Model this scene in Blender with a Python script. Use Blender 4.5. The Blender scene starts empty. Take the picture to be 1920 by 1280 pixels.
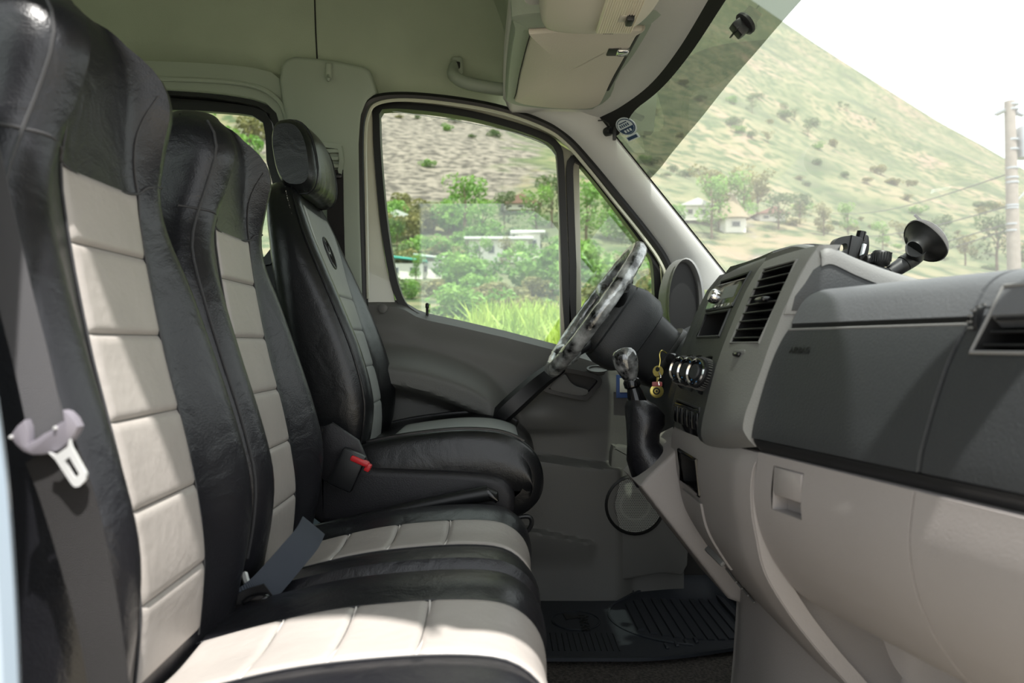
import bpy, bmesh, math, random
from mathutils import Vector, Matrix, noise
random.seed(7)
S = bpy.context.scene
COL = S.collection
pi = math.pi
# ---------------------------------------------------------------- camera, world, sun, exposure
# +X = van's front, +Y = across the cab towards the driver's door, Z = up, cab floor at 0.  The camera stands at the open passenger door.
F, CX, CY, CZ = 1450.0, 930.0, 645.0, 0.72
cam = bpy.data.cameras.new('camera'); camo = bpy.data.objects.new('camera', cam); COL.objects.link(camo)
cam.sensor_width = 36; cam.lens = F / 1920 * 36; cam.shift_x = 30 / 1920; cam.shift_y = 5 / 1920
camo.location = (0, 0, CZ); camo.rotation_euler = (pi / 2, 0, 0)
cam.clip_start = .02; cam.clip_end = 2000
cam.dof.use_dof = True; cam.dof.focus_distance = 1.75; cam.dof.aperture_fstop = 5.0
S.camera = camo
w = bpy.data.worlds.new('sky'); S.world = w; w.use_nodes = True
wn = w.node_tree.nodes; bg = wn['Background']
bg.inputs[0].default_value = (.93, .97, 1, 1); bg.inputs[1].default_value = 1.45
sun = bpy.data.lights.new('sun', 'SUN'); suno = bpy.data.objects.new('sun', sun); COL.objects.link(suno)
sun.energy = 7.5; sun.angle = math.radians(.9); sun.color = (1, .97, .92)
SUN_TO = Vector((.09, -.32, .945)).normalized()
suno.rotation_euler = SUN_TO.to_track_quat('Z', 'Y').to_euler(); suno.location = (0, -5, 12)
vs = S.view_settings
vs.view_transform = 'Standard'; vs.look = 'None'; vs.gamma = 1; vs.use_curve_mapping = False; vs.exposure = .35

# ---------------------------------------------------------------- helpers
def P(px, py, Y): return Vector(((px - CX) * Y / F, Y, CZ + (CY - py) * Y / F))
def lin(c):
    return tuple(((v / 255) / 12.92 if v / 255 <= .04045 else ((v / 255 + .055) / 1.055) ** 2.4) for v in c) + (1,)
MATS = {}
def mat(name, col, rough=.5, metal=0, bump=0, bscale=200, spec=.5, var=0, vscale=6, col2=None, coat=0, kind='noise', detail=3, bdist=.002):
    m = bpy.data.materials.new(name); m.use_nodes = True; MATS[name] = m
    nt = m.node_tree; b = nt.nodes['Principled BSDF']
    b.inputs['Roughness'].default_value = rough; b.inputs['Metallic'].default_value = metal
    b.inputs['Specular IOR Level'].default_value = spec; b.inputs['Coat Weight'].default_value = coat
    c = lin(col); b.inputs['Base Color'].default_value = c
    tc = nt.nodes.new('ShaderNodeTexCoord')
    if var or col2:
        n = nt.nodes.new('ShaderNodeTexNoise'); n.inputs['Scale'].default_value = vscale; n.inputs['Detail'].default_value = 5
        nt.links.new(tc.outputs['Object'], n.inputs['Vector'])
        r = nt.nodes.new('ShaderNodeValToRGB'); r.color_ramp.elements[0].position = .35; r.color_ramp.elements[1].position = .68
        c2 = lin(col2) if col2 else tuple(min(1, v * (1 + var)) for v in c[:3]) + (1,)
        c1 = c if col2 else tuple(v * (1 - var) for v in c[:3]) + (1,)
        r.color_ramp.elements[0].color = c1; r.color_ramp.elements[1].color = c2
        nt.links.new(n.outputs[0], r.inputs[0]); nt.links.new(r.outputs[0], b.inputs['Base Color'])
    if bump:
        if kind == 'noise':
            n = nt.nodes.new('ShaderNodeTexNoise'); n.inputs['Scale'].default_value = bscale; n.inputs['Detail'].default_value = detail; o = n.outputs[0]
        elif kind == 'voronoi':
            n = nt.nodes.new('ShaderNodeTexVoronoi'); n.inputs['Scale'].default_value = bscale; o = n.outputs[0]
        else:
            n = nt.nodes.new('ShaderNodeTexWave'); n.inputs['Scale'].default_value = bscale; n.bands_direction = kind; o = n.outputs[1]
        nt.links.new(tc.outputs['Object'], n.inputs['Vector'])
        bp = nt.nodes.new('ShaderNodeBump'); bp.inputs['Strength'].default_value = bump; bp.inputs['Distance'].default_value = bdist
        nt.links.new(o, bp.inputs['Height']); nt.links.new(bp.outputs[0], b.inputs['Normal'])
    return m
def leather(name, col, rough, fine=.25, crease=.5):
    m = mat(name, col, rough); nt = m.node_tree; b = nt.nodes['Principled BSDF']
    tc = nt.nodes['Texture Coordinate']
    v = nt.nodes.new('ShaderNodeTexVoronoi'); v.inputs['Scale'].default_value = 420
    n = nt.nodes.new('ShaderNodeTexNoise'); n.inputs['Scale'].default_value = 16; n.inputs['Detail'].default_value = 6; n.inputs['Distortion'].default_value = .9
    b1 = nt.nodes.new('ShaderNodeBump'); b1.inputs['Strength'].default_value = fine; b1.inputs['Distance'].default_value = .0006
    b2 = nt.nodes.new('ShaderNodeBump'); b2.inputs['Strength'].default_value = crease; b2.inputs['Distance'].default_value = .007
    for t in (v, n): nt.links.new(tc.outputs['Object'], t.inputs['Vector'])
    nt.links.new(v.outputs[0], b1.inputs['Height']); nt.links.new(n.outputs[0], b2.inputs['Height'])
    nt.links.new(b2.outputs[0], b1.inputs['Normal']); nt.links.new(b1.outputs[0], b.inputs['Normal'])
    return m
def glass(name, tint=(1, 1, 1), film=0.0, ior=1.75):
    m = bpy.data.materials.new(name); m.use_nodes = True; MATS[name] = m
    nt = m.node_tree; nt.nodes.remove(nt.nodes['Principled BSDF']); out = nt.nodes['Material Output']
    t = nt.nodes.new('ShaderNodeBsdfTransparent'); t.inputs[0].default_value = tuple(tint) + (1,)
    g = nt.nodes.new('ShaderNodeBsdfGlossy'); g.inputs['Roughness'].default_value = 0.0
    # reflectance of a thin pane, the same from both sides: F0 + (1-F0)(1-cos)^5, two surfaces
    ge = nt.nodes.new('ShaderNodeNewGeometry'); dp = nt.nodes.new('ShaderNodeVectorMath'); dp.operation = 'DOT_PRODUCT'
    nt.links.new(ge.outputs['Incoming'], dp.inputs[0]); nt.links.new(ge.outputs['Normal'], dp.inputs[1])
    def mth(op, a_, b_=None):
        n = nt.nodes.new('ShaderNodeMath'); n.operation = op
        for k, q in enumerate((a_, b_)):
            if q is None: continue
            if isinstance(q, (int, float)): n.inputs[k].default_value = q
            else: nt.links.new(q, n.inputs[k])
        return n.outputs[0]
    cs = mth('ABSOLUTE', dp.outputs['Value']); f0 = ((ior - 1) / (ior + 1)) ** 2 * 1.9
    fr_ = mth('ADD', f0, mth('MULTIPLY', 1 - f0, mth('POWER', mth('SUBTRACT', 1.0, cs), 4.6)))
    mx = nt.nodes.new('ShaderNodeMixShader')
    nt.links.new(fr_, mx.inputs[0]); nt.links.new(t.outputs[0], mx.inputs[1]); nt.links.new(g.outputs[0], mx.inputs[2])
    last = mx
    if film:   # fine road dust on the pane scatters a little light
        d = nt.nodes.new('ShaderNodeBsdfTranslucent'); d.inputs[0].default_value = (.9, .9, .87, 1)
        mx2 = nt.nodes.new('ShaderNodeMixShader'); mx2.inputs[0].default_value = film
        nt.links.new(mx.outputs[0], mx2.inputs[1]); nt.links.new(d.outputs[0], mx2.inputs[2]); last = mx2
    nt.links.new(last.outputs[0], out.inputs[0])
    return m

BASE = {}
def tag(o, label=None, cat=None, group=None, kind=None):
    for k, v in (('label', label), ('category', cat), ('group', group), ('kind', kind)):
        if v: o[k] = v
    return o
def thing(name, label, cat, loc=(0, 0, 0), group=None, kind=None, local=None):
    """Empty at the thing's base.  Parts are written in world coordinates (or, with local=offset, relative to loc)."""
    e = bpy.data.objects.new(name, None); COL.objects.link(e); e.empty_display_size = .05
    e.location = loc; tag(e, label, cat, group, kind)
    BASE[e] = Vector(loc) if local is None else Vector(local)
    return e
def mk(name, verts, faces, m, parent=None, smooth=True, angle=40, kind=None, label=None):
    me = bpy.data.meshes.new(name); me.from_pydata([tuple(v) for v in verts], [], [tuple(f) for f in faces]); me.update()
    bm = bmesh.new(); bm.from_mesh(me); bmesh.ops.recalc_face_normals(bm, faces=bm.faces); bm.to_mesh(me); bm.free()
    return mko(name, me, m, parent, smooth, angle, kind, label)
def mko(name, me, m, parent=None, smooth=True, angle=40, kind=None, label=None):
    me.materials.clear(); me.materials.append(MATS[m] if isinstance(m, str) else m)
    if smooth:
        me.shade_smooth()
        try: me.set_sharp_from_angle(angle=math.radians(angle))
        except Exception: pass
    o = bpy.data.objects.new(name, me); COL.objects.link(o)
    if parent is not None:
        o.parent = parent
        if parent in BASE: o.matrix_parent_inverse = Matrix.Translation(-BASE[parent])
    tag(o, label=label, kind=kind)
    return o
class MB:
    """collects shapes into ONE mesh"""
    def __init__(s): s.v = []; s.f = []
    def add(s, vf):
        o = len(s.v); s.v += [Vector(v) for v in vf[0]]; s.f += [tuple(i + o for i in f) for f in vf[1]]; return s
    def build(s, name, m, parent=None, **k): return mk(name, s.v, s.f, m, parent, **k)
def part(name, vf, m, parent=None, **k): return mk(name, vf[0], vf[1], m, parent, **k)
def struct(name, vf, m, label, cat, **k):
    return tag(mk(name, vf[0], vf[1], m, **k), label, cat, kind='structure')

def cr(pts, n=6, closed=False):
    """Catmull-Rom through points"""
    pts = [Vector(p) for p in pts]; N = len(pts); out = []
    for i in range(N if closed else N - 1):
        g = (lambda k: pts[k % N]) if closed else (lambda k: pts[max(0, min(N - 1, k))])
        a, b, c, d = g(i - 1), g(i), g(i + 1), g(i + 2)
        for j in range(n):
            t = j / n
            out.append(.5 * ((2 * b) + (c - a) * t + (2 * a - 5 * b + 4 * c - d) * t * t + (3 * b - a - 3 * c + d) * t ** 3))
    if not closed: out.append(pts[-1])
    return out
def tab(table):
    """smooth lookup z -> values through a table of (z, a, b, ...)"""
    P_ = [t[0] for t in table]
    def f(z):
        z = max(P_[0], min(P_[-1], z))
        i = 0
        while i < len(P_) - 2 and z > P_[i + 1]: i += 1
        t = (z - P_[i]) / (P_[i + 1] - P_[i]); r = []
        for k in range(1, len(table[0])):
            def slope(j):
                if j <= 0: return (table[1][k] - table[0][k]) / (P_[1] - P_[0])
                if j >= len(P_) - 1: return (table[-1][k] - table[-2][k]) / (P_[-1] - P_[-2])
                return (table[j + 1][k] - table[j - 1][k]) / (P_[j + 1] - P_[j - 1])
            h = P_[i + 1] - P_[i]; a, b = table[i][k], table[i + 1][k]; m0, m1 = slope(i) * h, slope(i + 1) * h
            r.append((2 * t ** 3 - 3 * t * t + 1) * a + (t ** 3 - 2 * t * t + t) * m0 + (-2 * t ** 3 + 3 * t * t) * b + (t ** 3 - t * t) * m1)
        return r if len(r) > 1 else r[0]
    return f
def sst(a, b, x):
    t = max(0, min(1, (x - a) / (b - a))); return t * t * (3 - 2 * t)
def lerp(a, b, t): return a + (b - a) * t
def loft(rings, closed=True, cap=True):
    n = len(rings[0]); v = [p for r in rings for p in r]; f = []
    for i in range(len(rings) - 1):
        for j in range(n if closed else n - 1):
            a = i * n + j; b = i * n + (j + 1) % n
            f.append((a, b, b + n, a + n))
    if cap and closed:
        f.append(tuple(range(n))[::-1]); f.append(tuple(range((len(rings) - 1) * n, len(rings) * n)))
    return v, f
def frames(pts, up=None):
    pts = [Vector(p) for p in pts]; T = []
    for i in range(len(pts)):
        T.append((pts[min(i + 1, len(pts) - 1)] - pts[max(i - 1, 0)]).normalized())
    u = Vector(up) if up else (Vector((0, 0, 1)) if abs(T[0].z) < .9 else Vector((1, 0, 0)))
    out = []
    for p, t in zip(pts, T):
        u = (u - t * u.dot(t))
        if u.length < 1e-6: u = t.orthogonal()
        u = u.normalized()
        if up: uu = (Vector(up) - t * Vector(up).dot(t)); u = uu.normalized() if uu.length > 1e-3 else u
        out.append((p, t, u, t.cross(u)))
    return out
def tube(pts, r, n=8, closed=False, cap=True):
    pts = [Vector(p) for p in pts]
    if closed: pts = pts + [pts[0]]
    fr = frames(pts); rings = []
    for i, (p, t, u, v) in enumerate(fr):
        rr = r[i] if isinstance(r, (list, tuple)) else r
        rings.append([p + (u * math.cos(2 * pi * k / n) + v * math.sin(2 * pi * k / n)) * rr for k in range(n)])
    return loft(rings, True, cap and not closed)
def ribbon(pts, wdir, w, th):
    """strap: rectangular section, width along wdir (or list of dirs)"""
    pts = [Vector(p) for p in pts]; rings = []
    for i, p in enumerate(pts):
        t = (pts[min(i + 1, len(pts) - 1)] - pts[max(i - 1, 0)]).normalized()
        d = Vector(wdir[i] if isinstance(wdir, list) else wdir); d = (d - t * d.dot(t)).normalized(); nrm = t.cross(d)
        ww = w[i] if isinstance(w, list) else w
        rings.append([p + d * ww / 2 + nrm * th / 2, p - d * ww / 2 + nrm * th / 2, p - d * ww / 2 - nrm * th / 2, p + d * ww / 2 - nrm * th / 2])
    return loft(rings)
def lathe(prof, origin, axis, n=24, cap=True):
    """prof: (radius, height along axis)"""
    a = Vector(axis).normalized(); u = a.orthogonal().normalized(); v = a.cross(u); o = Vector(origin)
    return loft([[o + a * h + (u * math.cos(2 * pi * k / n) + v * math.sin(2 * pi * k / n)) * max(r, 1e-4) for k in range(n)] for r, h in prof], True, cap)
def rbox(c, s, r=.005, seg=2, rot=None):
    """box with rounded edges; c centre, s size"""
    bm = bmesh.new(); bmesh.ops.create_cube(bm, size=1)
    for v in bm.verts: v.co = Vector((v.co.x * s[0], v.co.y * s[1], v.co.z * s[2]))
    if r: bmesh.ops.bevel(bm, geom=bm.edges[:], offset=min(r, min(s) * .49), segments=seg, affect='EDGES', profile=.5)
    M = Matrix.Translation(Vector(c)) @ (rot.to_4x4() if rot else Matrix())
    vs_ = [M @ v.co for v in bm.verts]; bm.verts.index_update(); fs = [[v.index for v in f.verts] for f in bm.faces]; bm.free()
    return vs_, fs
def prism(front, off, bev=0, seg=2):
    """polygon (3-D points) swept by off; the edges of the front face rounded by bev"""
    front = [Vector(p) for p in front]; off = Vector(off); n = len(front)
    nrm = Vector((0, 0, 0))
    for i in range(n): nrm += front[i].cross(front[(i + 1) % n])
    nrm.normalize()
    if nrm.dot(off) > 0: front = front[::-1]; nrm = -nrm
    rings = []
    if bev:
        ins = []
        for i in range(n):
            a, b, c = front[i - 1], front[i], front[(i + 1) % n]
            e1 = (b - a).normalized(); e2 = (c - b).normalized()
            n1 = nrm.cross(e1); n2 = nrm.cross(e2); m_ = n1 + n2
            if m_.length < 1e-6: m_ = n1
            m_.normalize(); d = max(.5, m_.dot(n1)); ins.append(m_ / d)
        for k in range(seg + 1):
            a = pi / 2 * k / seg
            rings.append([p + i_ * bev * (1 - math.sin(a)) - nrm * bev * (1 - math.cos(a)) for p, i_ in zip(front, ins)])
        # order: k=0 is the innermost ring at the front face
    else: rings.append(front)
    rings.append([p + off for p in front])
    return loft(rings)
def pxpoly(pts, Y): return [P(x, y, Y) for x, y in pts]
def resample(pts, n, closed=True):
    pts = [Vector(p) for p in pts]
    if closed: pts = pts + [pts[0]]
    L = [0]
    for a, b in zip(pts, pts[1:]): L.append(L[-1] + (b - a).length)
    out = []; j = 0
    for i in range(n):
        t = L[-1] * i / (n if closed else n - 1)
        while j < len(L) - 2 and L[j + 1] < t: j += 1
        out.append(pts[j].lerp(pts[j + 1], (t - L[j]) / max(1e-9, L[j + 1] - L[j])))
    return out
def ringband(outer, inner, depth, n=72):
    """flat frame between two loops, given depth along +Y"""
    o = resample(outer, n)
    inn = [Vector(p) for p in resample(inner, n * 6)]
    c = sum(inn, Vector()) / len(inn)
    # match each outer point to the inner loop by arc length from the closest start
    k0 = min(range(len(inn)), key=lambda k: (inn[k] - o[0]).length); i_ = [inn[(k0 + 6 * k) % len(inn)] for k in range(n)]
    i2 = [inn[(k0 - 6 * k) % len(inn)] for k in range(n)]
    if sum((a - b).length for a, b in zip(o, i2)) < sum((a - b).length for a, b in zip(o, i_)): i_ = i2
    D = Vector((0, depth, 0))
    rings = [[p + D for p in o], o, i_, [p + D for p in i_], [p + D for p in o]]
    return loft(rings, True, False)
def grid(fn, nu, nv, th=None):
    """sheet fn(u,v); th = offset vector function gives it a back face"""
    v = [Vector(fn(i / nu, j / nv)) for i in range(nu + 1) for j in range(nv + 1)]
    f = [(i * (nv + 1) + j, (i + 1) * (nv + 1) + j, (i + 1) * (nv + 1) + j + 1, i * (nv + 1) + j + 1) for i in range(nu) for j in range(nv)]
    if th is not None:
        t = Vector(th); N = len(v); v = v + [p + t for p in v]; f = f + [tuple(k + N for k in q)[::-1] for q in f]
        edge = [(i * (nv + 1)) for i in range(nu + 1)] + [nu * (nv + 1) + j for j in range(1, nv + 1)] + [i * (nv + 1) + nv for i in range(nu - 1, -1, -1)] + [j for j in range(nv - 1, 0, -1)]
        for a, b in zip(edge, edge[1:] + edge[:1]): f.append((a, b, b + N, a + N))
    return v, f
def text_mesh(txt, size, M, depth=.0008):
    cu = bpy.data.curves.new('t', 'FONT'); cu.body = txt; cu.size = size; cu.extrude = depth; cu.align_x = 'CENTER'; cu.align_y = 'CENTER'; cu.resolution_u = 3
    o = bpy.data.objects.new('t', cu); COL.objects.link(o); bpy.context.view_layer.update()
    me = bpy.data.meshes.new_from_object(o.evaluated_get(bpy.context.evaluated_depsgraph_get()))
    bpy.data.objects.remove(o); bpy.data.curves.remove(cu); me.transform(M)
    return [v.co.copy() for v in me.vertices], [tuple(p.vertices) for p in me.polygons]
def axes(o, x, y):
    x = Vector(x).normalized(); y = Vector(y); y = (y - x * x.dot(y)).normalized(); z = x.cross(y)
    M = Matrix((x, y, z)).transposed().to_4x4(); M.translation = Vector(o); return M

# ---------------------------------------------------------------- materials
leather('black_leather', (27, 27, 31), .33, .3, .45)
leather('driver_leather', (21, 22, 24), .31, .2, .25)
mat('grey_vinyl', (163, 157, 152), .42, bump=.25, bscale=60, var=.05, vscale=9, bdist=.004)
mat('driver_grey', (148, 151, 149), .36, bump=.2, bscale=60, var=.05)
mat('thread_dark', (60, 60, 62), .7); mat('thread_light', (225, 220, 215), .6)
mat('headliner', (160, 170, 150), .9, bump=.5, bscale=420, var=.06, vscale=5, bdist=.0015)
mat('header_fabric', (202, 201, 197), .9, bump=.4, bscale=400)
mat('pillar_trim', (150, 160, 145), .55, bump=.15, bscale=500)
mat('apillar_trim', (206, 206, 203), .6, bump=.15, bscale=500)
mat('visor_vinyl', (200, 193, 180), .6, bump=.3, bscale=250)
mat('console_trim', (200, 194, 182), .5)
mat('lens', (226, 218, 200), .25)
mat('door_paint', (190, 190, 172), .25, coat=.5)
mat('body_paint', (150, 164, 178), .2, coat=.6)
mat('rubber', (17, 18, 18), .45); mat('rubber_matt', (22, 23, 23), .8)
mat('door_grey', (98, 98, 95), .52, bump=.2, bscale=420, var=.03)
mat('door_dark', (62, 62, 61), .55, bump=.2, bscale=420)
mat('dash_grey', (114, 114, 113), .55, bump=.3, bscale=500, var=.04)
mat('dash_black', (46, 48, 50), .48, bump=.35, bscale=380, var=.06, vscale=8)
mat('dash_pad_sunlit', (92, 94, 97), .55, bump=.3, bscale=300, var=.05, vscale=8)  # dash black lightened for the pad tops, sun glare put into the colour
mat('dash_lower', (143, 138, 136), .55, bump=.2, bscale=450, var=.03)
mat('black_plastic', (26, 27, 29), .42); mat('deep_black', (9, 9, 10), .5)
mat('gloss_black', (14, 14, 16), .12); mat('seat_plastic', (27, 26, 30), .5, bump=.25, bscale=450)
mat('chrome', (205, 205, 205), .12, 1); mat('steel', (235, 235, 235), .3, .5)
mat('marble_cover', (30, 31, 32), .12, .35, col2=(215, 218, 218), vscale=26, bump=.8, bscale=34, coat=.6, bdist=.006, detail=6)
mat('marble_knob', (24, 25, 26), .1, .4, col2=(165, 167, 168), vscale=60, bump=.3, bscale=60, coat=.6)
mat('belt_grey', (72, 71, 74), .75, bump=.5, bscale=260, kind='Z'); mat('belt_dark', (32, 30, 31), .7, bump=.5, bscale=260, kind='Z')
mat('belt_blue', (52, 58, 68), .7, bump=.4, bscale=260, kind='Y')
mat('latch_plastic', (122, 118, 126), .35)
mat('red_plastic', (205, 42, 48), .4)
mat('carpet', (92, 86, 80), .95, bump=1, bscale=330, col2=(42, 40, 38), vscale=160, bdist=.006)
mat('mat_rubber', (38, 42, 48), .5, bump=.2, bscale=500)
mat('kick_dark', (48, 47, 45), .75, bump=.3, bscale=300)
mat('brass', (205, 190, 110), .3, .85); mat('key_pink', (170, 90, 90), .4)
mat('sticker_white', (225, 235, 240), .5); mat('sticker_blue', (28, 62, 98), .5)
mat('tag_blue', (48, 74, 130), .5); mat('tag_white', (210, 208, 200), .6)
mat('screen', (70, 76, 74), .2); mat('led_blue', (90, 160, 220), .3)
mat('grille_hole', (24, 24, 23), .8); mat('grille', (150, 152, 146), .5)
glass('windshield_glass', (.92, .96, .93), .10, 1.5)
glass('tint_film', (.27, .29, .25), 0, 1.6)
glass('side_glass', (.93, .98, .94), .02, 1.5)
# ---------------------------------------------------------------- the cab shell
def ywall(z): return 2.27 - .16 * max(0, (z - 1.36) / .62) ** 1.4
def onwall(px, py, lift=0):
    Y = 2.27
    for _ in range(8): Y = ywall(P(px, py, Y).z)
    return P(px, py, Y - lift)
def expand(poly, d):
    n = len(poly); A = sum(poly[i][0] * poly[(i + 1) % n][1] - poly[(i + 1) % n][0] * poly[i][1] for i in range(n)); s = 1 if A > 0 else -1
    out = []
    for i in range(n):
        (ax, ay), (bx, by), (cx, cy) = poly[i - 1], poly[i], poly[(i + 1) % n]
        e1 = Vector((bx - ax, by - ay)).normalized(); e2 = Vector((cx - bx, cy - by)).normalized()
        m_ = Vector((e1.y, -e1.x)) * s + Vector((e2.y, -e2.x)) * s; m_.normalize(); k = max(.6, m_.dot(Vector((e1.y, -e1.x)) * s))
        out.append((bx + m_.x * d / k, by + m_.y * d / k))
    return out
def sm2(poly, n=4): return [(v.x, v.y) for v in cr([Vector((x, y, 0)) for x, y in poly], n, True)]

# floor: carpet over the cab floor, rising as a toe board under the dash
def fl(u, v):
    x = lerp(-2.4, .95, u); y = lerp(.5, 2.32, v); z = 0
    if x > .6: z = (x - .6) ** 1.2 * 1.1
    z += .004 * noise.noise(Vector((x * 9, y * 9, 0)))
    return (x, y, z - .004)
struct('floor', grid(fl, 90, 40, (0, 0, -.04)), 'carpet', 'grey looped carpet on the cab floor', 'floor')
# firewall
struct('wall_front', rbox((.97, 1.4, .36), (.04, 1.8, .9), .003), 'kick_dark', 'dark bulkhead panel under the windshield', 'wall')
struct('wall_back', rbox((-2.42, 1.4, .98), (.04, 1.9, 2.1), .003), 'headliner', 'plain rear bulkhead behind the seats', 'wall')
# ceiling of the high roof
prof = cr([(-2.4, 0, 1.96), (-1.2, 0, 1.98), (-.35, 0, 1.96), (-.08, 0, 1.86), (.02, 0, 1.66), (.035, 0, 1.46)], 6)
def ceil(u, v):
    k = u * (len(prof) - 1); i = min(int(k), len(prof) - 2); p = prof[i].lerp(prof[i + 1], k - i)
    return (p.x, lerp(.5, 2.26, v), p.z - .10 * abs(2 * v - 1) ** 5 * sst(1.5, 1.9, p.z))
struct('ceiling', grid(ceil, 40, 16, (0, 0, .03)), 'headliner', 'olive cream fabric headliner of the high roof', 'ceiling')
# upper wall over the driver's side windows
zb = [(-1600, 118), (300, 118), (470, 135), (520, 170), (560, 195), (640, 205), (705, 190), (760, 180), (850, 188), (940, 204), (1020, 228), (1060, 245), (1120, 240), (1230, 240)]
def zbf(px):
    for (a, b), (c, d) in zip(zb, zb[1:]):
        if px <= c: return b + (d - b) * (px - a) / (c - a)
    return zb[-1][1]
def upw(u, v):
    px = lerp(-1600, 1230, u); x = (px - CX) * 2.27 / F; z0 = CZ + (CY - zbf(px)) * 2.27 / F; z = lerp(z0, 1.97, v)
    return (x, ywall(z) + (.03 * (1 - sst(0, .12, v))), z)
wl = struct('wall_left', grid(upw, 160, 24, (0, .05, 0)), 'headliner', 'olive cream fabric side wall above the driver window', 'wall')
part('seam', tube([onwall(590, -80, .001), onwall(590, 0, .001), onwall(592, 60, .001), onwall(595, 118, .001)], .0022, 6), 'rubber_matt', wl)
# outer lower skin of the driver's side (keeps the cab closed)
sk = [P(-900, 640, 2.33), P(640, 560, 2.33), P(750, 570, 2.33), P(820, 600, 2.33), P(1060, 652, 2.33), P(1260, 660, 2.33), Vector((1.0, 2.33, .8)), Vector((1.0, 2.33, -.4)), Vector((-2.4, 2.33, -.4))]
sk[0] = Vector((-2.4, 2.33, .85))
struct('wall_outer_left', prism(sk, (0, .02, 0)), 'body_paint', 'painted lower body side behind the driver door trim', 'wall')

# rear side window behind the driver
W3 = sm2([(-300, 205), (100, 203), (330, 206), (440, 212), (480, 219), (495, 236), (499, 300), (500, 480), (100, 500), (-300, 500)], 3)
S3 = sm2([(-330, 160), (100, 158), (330, 166), (440, 177), (498, 192), (522, 222), (528, 300), (529, 560), (100, 580), (-330, 560)], 3)
T3 = sm2([(-420, 112), (100, 113), (330, 118), (470, 128), (528, 150), (552, 210), (556, 320), (556, 700), (100, 720), (-420, 700)], 3)
w3 = tag(part('window_3', ringband(pxpoly(expand(T3, 2), 2.21), pxpoly(S3, 2.21), .07, 90), 'pillar_trim'), 'rear side window with black seal behind the driver seat', 'window', kind='structure')
part('rubber_seal', ringband(pxpoly(expand(S3, 3), 2.235), pxpoly(expand(S3, -12), 2.235), .03, 90), 'rubber', w3)
part('sash_frame', ringband(pxpoly(expand(W3, 16), 2.262), pxpoly(W3, 2.262), .02, 90), 'black_plastic', w3)
part('track', ringband(pxpoly(expand(S3, -10), 2.275), pxpoly(expand(W3, 12), 2.275), .02, 90), 'deep_black', w3)
part('trim_lip', tube(cr([P(-300, 150, 2.2), P(100, 146, 2.2), P(330, 148, 2.2), P(460, 158, 2.2), P(515, 182, 2.2), P(538, 225, 2.2), P(541, 320, 2.2), P(541, 560, 2.2)], 5), .007, 8), 'pillar_trim', w3)
part('pane', prism(pxpoly(W3, 2.272), (0, .004, 0)), 'side_glass', w3)

# B pillar cover with coat hook and belt guide
bp = [(522, 150), (526, 122), (536, 109), (552, 104), (600, 108), (650, 116), (684, 124), (694, 132), (706, 172), (690, 188), (679, 215), (675, 270), (677, 400), (682, 560), (690, 900), (560, 900), (545, 560), (541, 300), (534, 215), (526, 180)]
tb = tag(part('trim_1', prism(pxpoly(bp, 2.185), (0, .09, 0), .012, 3), 'pillar_trim'), 'olive grey pillar cover between the rear window and driver door', 'pillar trim', kind='structure')
hk = MB().add(rbox(P(616, 133, 2.178), (.017, .012, .046), .006, 3)).add(tube(cr([P(616, 142, 2.172), P(616, 150, 2.155), P(616, 145, 2.148)], 3), .005, 8))
tag(hk.build('coat_hook', 'pillar_trim'), 'small olive grey coat hook on the pillar cover', 'hook')
bgd = thing('belt_guide', 'grey slotted belt height adjuster with black belt beside the driver headrest', 'belt guide', P(624, 300, 2.18))
part('plate', ringband(pxpoly([(604, 266), (640, 270), (644, 300), (640, 332), (604, 332), (600, 300)], 2.165), pxpoly([(610, 276), (634, 279), (636, 300), (633, 322), (610, 322), (608, 300)], 2.165), .018, 36), 'pillar_trim', bgd)
for k in range(3): part('slat', rbox(P(622, 283 + 14 * k, 2.174), (.042, .01, .012), .004), 'pillar_trim', bgd)
part('webbing', ribbon(cr([P(628, 318, 2.165), P(629, 400, 2.16), P(632, 500, 2.16), P(640, 640, 2.15), P(650, 860, 2.15)], 4), (1, .2, 0), .046, .003), 'belt_dark', bgd)
part('slide_loop', rbox(P(624, 330, 2.158), (.052, .012, .014), .005), 'black_plastic', bgd)

struct('wall_footwell', rbox((.74, 2.25, .36), (.5, .03, .9), .004), 'kick_dark', 'dark side lining of the driver foot well', 'wall')
# driver door: painted frame, seals, panes, inner trim
W1 = sm2([(716, 203), (790, 205), (880, 218), (960, 239), (1020, 261), (1041, 277), (1047, 305), (1052, 420), (1057, 560), (1059, 660), (1000, 645), (900, 622), (820, 604), (770, 580), (750, 550), (735, 490), (722, 400), (713, 300), (710, 225)], 3)
W2 = sm2([(1077, 301), (1086, 304), (1120, 344), (1170, 409), (1214, 470), (1226, 498), (1230, 580), (1230, 670), (1160, 680), (1086, 670), (1079, 500), (1074, 360), (1073, 312)], 3)
OUT = [(683, 700), (682, 560), (677, 400), (675, 265), (682, 210), (702, 186), (760, 180), (850, 188), (940, 205), (1020, 233), (1065, 262), (1110, 311), (1160, 372), (1210, 434), (1246, 486), (1257, 530), (1260, 640), (1262, 720)]
INN = [(740, 700), (741, 572), (724, 500), (710, 400), (701, 300), (699, 228), (704, 200), (728, 192), (800, 195), (880, 207), (960, 227), (1025, 249), (1058, 266), (1090, 290), (1110, 312), (1150, 364), (1200, 428), (1236, 476), (1243, 510), (1244, 650), (1244, 720)]
d1 = thing('door_1', 'grey driver door with painted window frame and black seals', 'door', (.03, 2.25, 0), kind='structure')
def strip(a, b, Y, depth, n=90, Yb=None):
    o = resample([P(x, y, Y) for x, y in a], n, False); i_ = resample([P(x, y, Yb or Y) for x, y in b], n, False); D = Vector((0, depth, 0))
    return loft([[o[k], i_[k], i_[k] + D, o[k] + D] for k in range(n)])
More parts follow.
